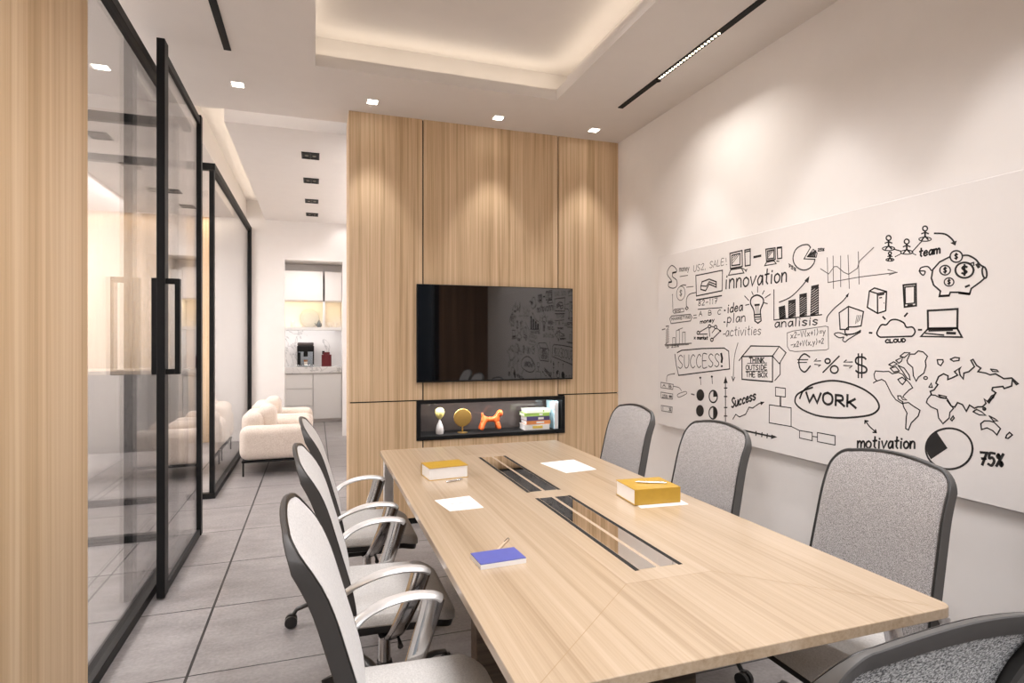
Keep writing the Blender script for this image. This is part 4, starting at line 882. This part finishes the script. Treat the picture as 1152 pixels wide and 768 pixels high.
k = Ink().stroke(c8, [(378, 560), (550, 550), (548, 660), (380, 662)], 2.0, closed=True).stroke(c8, [(378, 666), (548, 662), (575, 712), (338, 708)], 1.8, closed=True).stroke(c8, [(365, 690), (470, 700)], 1.4).stroke(c8, [(490, 688), (535, 690)], 2.6).stroke(c8, [(385, 676), (520, 672)], 1.6).done('laptop_drawing')
k = Ink()
W = 1.1
k.stroke(c7, [(80, 320), (105, 305), (90, 290), (85, 260), (95, 235), (150, 240), (190, 238), (215, 255), (260, 245), (290, 260), (310, 290), (345, 330), (360, 355), (335, 370), (300, 405), (290, 420), (318, 442), (288, 438), (275, 412), (253, 412), (257, 435), (290, 455), (285, 467), (240, 440), (210, 400), (185, 350), (165, 310), (140, 295), (108, 306)], W)
for q in ([(190, 190), (225, 170), (250, 185), (215, 203)], [(240, 160), (290, 135), (280, 165), (262, 180)], [(270, 130), (300, 105), (340, 105), (300, 140)], [(200, 215), (240, 205), (265, 235), (225, 242)], [(255, 295), (285, 280), (312, 302), (288, 332), (272, 320)],
          [(255, 195), (300, 215), (335, 265), (342, 298), (318, 285), (290, 240)], [(320, 160), (340, 115), (375, 115), (400, 92), (435, 100), (465, 130), (450, 165), (455, 200), (440, 250), (400, 280), (385, 308), (365, 270), (360, 210), (325, 180)],
          [(290, 465), (330, 460), (365, 485), (412, 515), (400, 555), (350, 605), (330, 655), (310, 645), (315, 560), (320, 535), (295, 490)],
          [(490, 405), (520, 408), (555, 425), (605, 432), (640, 490), (650, 502), (625, 530), (620, 570), (575, 610), (545, 570), (535, 510), (490, 490), (458, 460), (465, 435)],
          [(535, 155), (575, 155), (578, 170), (560, 197), (540, 185)], [(628, 152), (660, 138), (692, 142), (690, 160), (650, 166)], [(845, 610), (870, 590), (905, 590), (940, 600), (985, 645), (960, 690), (930, 660), (890, 640), (850, 652)],
          [(1022, 712), (1030, 690), (1050, 672), (1070, 690), (1040, 715)], [(630, 580), (648, 555), (656, 570), (640, 590)], [(915, 222), (960, 228), (970, 240), (930, 238)], [(790, 525), (835, 548), (880, 550), (850, 525), (815, 508)], [(905, 555), (945, 575), (965, 590), (935, 590)], [(476, 350), (492, 322), (500, 352)], [(895, 450), (935, 425), (945, 400), (922, 412)], [(545, 405), (600, 418), (595, 430), (555, 420)]): k.stroke(c7, q, W+0.1, closed=True)
k.stroke(c7, [(495, 405), (485, 380), (512, 370), (540, 332), (525, 322), (545, 275), (580, 255), (612, 270), (610, 296), (640, 285), (680, 265), (658, 240), (705, 206), (690, 228), (698, 265), (720, 292), (725, 250), (760, 240), (800, 205), (775, 160), (790, 153), (815, 195), (845, 215), (825, 240), (880, 250), (912, 263), (950, 255), (1010, 290), (1065, 285), (1110, 325), (1098, 332), (1070, 300), (1065, 342), (1012, 360), (1002, 345), (930, 353), (925, 372), (952, 390), (930, 422), (903, 462), (870, 435), (882, 465), (858, 490), (825, 490), (800, 500), (765, 478), (742, 522), (715, 475), (680, 460), (660, 492), (635, 485), (605, 445)], W+0.35)
k.ell(c7, (452, 285), 13, 10, W).ell(c7, (870, 505), 8, 8, 1.6).done('world_map_drawing')

# ------------------------------------------------------------------ corridor armchairs
def puffy(x0, x1, y0, y1, z0, z1, r=0.06, n=6):
    """soft box with rounded edges as a bmesh bevel"""
    bm = bmesh.new(); bmesh.ops.create_cube(bm, size=1.0)
    for v in bm.verts: v.co = Vector(((x0+x1)/2+v.co.x*(x1-x0), (y0+y1)/2+v.co.y*(y1-y0), (z0+z1)/2+v.co.z*(z1-z0)))
    bmesh.ops.bevel(bm, geom=bm.edges[:], offset=r, segments=n, profile=0.5, affect='EDGES')
    m = MB(); bm.verts.ensure_lookup_table(); m.add([v.co[:] for v in bm.verts], [tuple(v.index for v in f.verts) for f in bm.faces]); bm.free(); return m
def armchair(label, y, group):
    t = thing('armchair', label, 'armchair', (-0.40, y, 0), 0, group)      # faces +x
    puffy(-0.34, 0.36, -0.27, 0.27, 0.16, 0.36, 0.05).build('seat_base', M_CREAM, t, True)
    puffy(-0.20, 0.37, -0.26, 0.26, 0.32, 0.45, 0.055).build('seat_cushion', M_CREAM, t, True)
    puffy(-0.365, 0.365, -0.44, -0.24, 0.165, 0.53, 0.092).build('arm', M_CREAM, t, True)
    puffy(-0.365, 0.365, 0.24, 0.44, 0.165, 0.53, 0.092).build('arm', M_CREAM, t, True)
    puffy(-0.36, -0.14, -0.30, 0.30, 0.25, 0.66, 0.09).build('backrest', M_CREAM, t, True)
    bm_ = puffy(-0.22, -0.02, -0.20, 0.20, 0.40, 0.72, 0.09); bm_.build('back_cushion', M_CREAM, t, True)
    MB().box(-0.34, 0.34, -0.40, 0.40, 0.145, 0.165).build('underframe', M_BLACK, t)
    for sx in (-1, 1):
        for sy in (-1, 1):
            MB().cyl((sx*0.325, sy*0.385, 0), (sx*0.325, sy*0.385, 0.15), 0.009, n=10).build('leg', M_BLACK, t)
armchair('cream upholstered armchair in the corridor, the one nearest the meeting room', 7.12, 'cream armchairs in the corridor')
armchair('cream upholstered armchair in the corridor, second, nearer the pantry', 8.10, 'cream armchairs in the corridor')

# ------------------------------------------------------------------ things behind the glass
bt = thing('high_table', 'high table with wooden top and black frame behind the glass', 'table', (-1.95, 7.3, 0)); bt['_w'] = 1
MB().box(-2.5, -1.37, 6.95, 7.55, 1.09, 1.13).build('tabletop', M_TABLE, bt, bevel=.003)
for lx in (-2.46, -1.41):
    for ly in (6.99, 7.51):
        MB().box(lx-0.025, lx+0.025, ly-0.025, ly+0.025, 0, 1.09).build('leg', M_BLACK, bt)
MB().box(-2.46, -1.41, 6.975, 7.005, 1.04, 1.09).box(-2.46, -1.41, 7.495, 7.525, 1.04, 1.09).build('apron', M_BLACK, bt)
tl = thing('table_lamp', 'small pale bowl lamp standing on the high table', 'lamp', (-1.50, 7.25, 1.13))
MB().lathe([(0.05, 0), (0.05, 0.01), (0.008, 0.016), (0.008, 0.12), (0.03, 0.125)], n=18).build('stand', M_BRASS, tl, True)
MB().lathe([(0.03, 0.12), (0.075, 0.16), (0.09, 0.21), (0.085, 0.225), (0.0, 0.226)], n=22).build('shade', M_CUP, tl, True)
cr = thing('credenza', 'long dark low credenza along the oak wall behind the glass', 'cabinet', (-2.9, 8.9, 0)); cr['_w'] = 1
MB().box(-3.8, -1.9, 8.62, 9.14, 0.08, 0.98).build('body', M_BLACK, cr, bevel=.003)
for q in range(4): MB().box(-3.78+q*0.47, -3.33+q*0.47, 8.605, 8.62, 0.11, 0.96).build('door', M_BLACK, cr, bevel=.002)
MB().box(-3.7, -2.0, 8.68, 9.1, 0, 0.08).build('plinth', M_BLACKMAT, cr)

# ------------------------------------------------------------------ pantry
YK = 10.75
bc = thing('base_cabinet', 'white pantry base cabinet with three drawers', 'cabinet', (-0.42, YK, 0)); bc['_w'] = 1
MB().box(-0.94, -0.045, YK+0.02, 11.10, 0.06, 0.86).build('carcass', M_WHITE, bc)
for z0_, z1_ in ((0.60, 0.85), (0.305, 0.585), (0.065, 0.29)): MB().box(-0.935, -0.050, YK, YK+0.02, z0_, z1_).build('drawer', M_WHITE, bc, bevel=.002)
MB().box(-0.94, -0.045, YK+0.05, 11.1, 0, 0.06).build('plinth', M_BEIGE, bc)
bd = thing('base_cabinet', 'white pantry base cabinet with one tall door', 'cabinet', (0.2, YK, 0)); bd['_w'] = 1
MB().box(-0.040, 0.44, YK+0.02, 11.10, 0.06, 0.86).build('carcass', M_WHITE, bd)
MB().box(-0.036, 0.425, YK, YK+0.02, 0.065, 0.85).build('door', M_WHITE, bd, bevel=.002)
MB().box(-0.04, 0.44, YK+0.05, 11.1, 0, 0.06).build('plinth', M_BEIGE, bd)
MB().box(0.445, 0.615, YK-0.0, 11.1, 0, 2.6).build('tall_filler_panel', M_WHITE, None)
tag(bpy.data.objects['tall_filler_panel'], 'tall white filler panel right of the pantry cabinets', 'panel')
ct = MB().box(-0.95, 0.44, YK-0.02, 11.10, 0.865, 0.975).build('countertop', M_MARBLE, None, bevel=.003, origin=(-0.2, 10.9, 0.865))
tag(ct, 'thick white marble countertop on the pantry cabinets', 'countertop')
for i, (xa, xb, lab) in enumerate(((-0.94, 0.125, 'wide white wall cabinet at the top left of the pantry'), (0.155, 0.44, 'narrow white wall cabinet at the top right of the pantry'))):
    wc = thing('wall_cabinet', lab, 'cabinet', ((xa+xb)/2, YK, 2.12), 0, 'pantry wall cabinets'); wc['_w'] = 1
    MB().box(xa, xb, YK+0.02, 11.1, 2.12, 2.645).build('carcass', M_BEIGE, wc)
    MB().box(xa+0.003, xb-0.003, YK, YK+0.02, 2.135, 2.645).build('door', M_BEIGE, wc, bevel=.002)
sh = thing('open_shelf', 'lit open shelf between the pantry wall cabinets and the marble', 'shelf', (-0.2, YK, 1.62)); sh['_w'] = 1
MB().box(-0.94, 0.44, YK, 11.10, 1.62, 1.67).build('shelf_board', M_WHITE, sh)
MB().box(0.122, 0.158, YK, 11.10, 1.67, 2.12).build('divider', M_WHITE, sh)
MB().box(-0.94, 0.44, 11.085, 11.10, 1.67, 2.12).build('back_panel', M_BEIGE, sh)
area('shelf_strip_light', (-0.35, 10.80, 2.105), (0.9, 0.02), 3.4, (0.3, 0, 0), (1, 0.78, 0.45))
area('shelf_strip_light', (0.30, 10.80, 2.105), (0.26, 0.02), 0.8, (0.3, 0, 0), (1, 0.78, 0.45))
area('counter_strip_light', (-0.25, 10.80, 1.61), (1.2, 0.02), 3, (0.3, 0, 0), NEUT)
area('pantry_fill_light', (-0.15, 10.0, 2.79), (0.6, 0.5), 14, (0, 0, 0), NEUT)  # added unseen lamp that lifts the pantry cabinets
pl = thing('plate', 'large round grey plate leaning at the back of the lit shelf', 'plate', (-0.10, 11.04, 1.67))
MB().tube([(0, -0.02, 0.165), (0, 0.0, 0.165), (0, 0.012, 0.165)], [0.10, 0.16, 0.165], 32).build('dish', M_PLATE, pl, True)
MB().cyl((0, -0.0205, 0.165), (0, -0.0195, 0.165), 0.095, n=32).build('well', M_PLATE, pl)
jr = thing('jar', 'small white candle jar on the left of the lit shelf', 'jar', (-0.38, 10.86, 1.67))
MB().lathe([(0.030, 0), (0.034, 0.01), (0.034, 0.085), (0.030, 0.09)], n=20).build('body', M_CUP, jr, True)
MB().lathe([(0.033, 0.09), (0.033, 0.105), (0.0, 0.108)], n=20).build('lid', M_WHITE, jr, True)
tp = thing('teapot', 'small dark slate teapot on the lit shelf, right of the grey plate', 'teapot', (0.06, 10.86, 1.67))
MB().lathe([(0.03, 0), (0.045, 0.02), (0.048, 0.05), (0.035, 0.08), (0.02, 0.085)], n=22).build('body', M_KETTLE, tp, True)
MB().lathe([(0.022, 0.085), (0.018, 0.095), (0.006, 0.098), (0.008, 0.108), (0.0, 0.11)], n=16).build('lid', M_KETTLE, tp, True)
MB().tube(catmull([(-0.042, 0, 0.03), (-0.062, 0, 0.05), (-0.072, 0, 0.075)], 4), 0.007, 8).build('spout', M_KETTLE, tp, True)
MB().tube(catmull([(-0.03, 0, 0.08), (0, 0, 0.125), (0.03, 0, 0.08)], 5), 0.004, 8).build('handle', M_KETTLE, tp, True)
for i, x in enumerate((0.235, 0.345)):
    cu = thing('cup', 'cream cup on the lit shelf, '+('next to the divider' if i == 0 else 'next to the cabinet end'), 'cup', (x, 10.86, 1.67), 0, 'cream cups on the lit shelf')
    MB().lathe([(0.022, 0), (0.028, 0.008), (0.042, 0.045), (0.046, 0.085), (0.042, 0.085), (0.036, 0.045), (0.0, 0.012)], n=22).build('bowl', M_CUP, cu, True)
    MB().tube(catmull([(0.043, 0, 0.07), (0.06, 0, 0.06), (0.055, 0, 0.04), (0.04, 0, 0.035)], 4), 0.004, 8).build('handle', M_CUP, cu, True)
cm = thing('coffee_machine', 'black and chrome coffee machine on the marble counter', 'coffee machine', (-0.165, 10.90, 0.975))
MB().box(-0.14, 0.14, -0.02, 0.15, 0, 0.37).build('body', M_BLACK, cm, bevel=.012)
MB().box(-0.14, 0.14, -0.14, -0.02, 0.27, 0.37).build('brew_head', M_BLACK, cm, bevel=.012)
MB().box(-0.135, 0.135, -0.13, 0.14, 0.37, 0.43).build('bean_hopper', M_SMOKE, cm, bevel=.015)
MB().box(-0.14, 0.14, -0.14, -0.02, 0, 0.035).build('drip_tray', M_CHROME, cm, bevel=.004)
MB().box(-0.12, 0.12, -0.026, -0.020, 0.04, 0.265).build('chrome_panel', M_CHROME, cm)
MB().box(-0.035, 0.035, -0.105, -0.05, 0.18, 0.27).build('spout', M_BLACK, cm, bevel=.006)
MB().box(-0.135, -0.085, -0.10, -0.02, 0.035, 0.25).build('water_tank', M_BLACK, cm, bevel=.006)
cu = thing('cup', 'glass of coffee under the coffee machine spout', 'cup', (-0.165, 10.82, 1.010))
MB().lathe([(0.025, 0), (0.030, 0.05), (0.034, 0.085), (0.0, 0.085)], n=18).build('glass_body', M_CUP, cu, True)
MB().lathe([(0.0315, 0.055), (0.0345, 0.084), (0.0345, 0.086), (0.0, 0.087)], n=18).build('coffee', plain('coffee_brown', (0.30, 0.13, 0.05), 0.4), cu, True)
cn = thing('canister', 'burgundy canister beside the coffee machine', 'canister', (0.185, 10.90, 0.975))
MB().prism(rrect(0.085, 0.06, 0.03, 5), 0, 0.21).build('body', M_BURG, cn, True)
MB().prism(rrect(0.055, 0.04, 0.02, 5), 0.21, 0.255).build('neck', M_BURG, cn, True)
MB().box(-0.075, -0.03, -0.02, 0.02, 0.215, 0.275).build('pump_head', M_BLACK, cn, bevel=.006)
for o in bpy.data.objects:
    if '_w' in o.keys(): del o['_w']
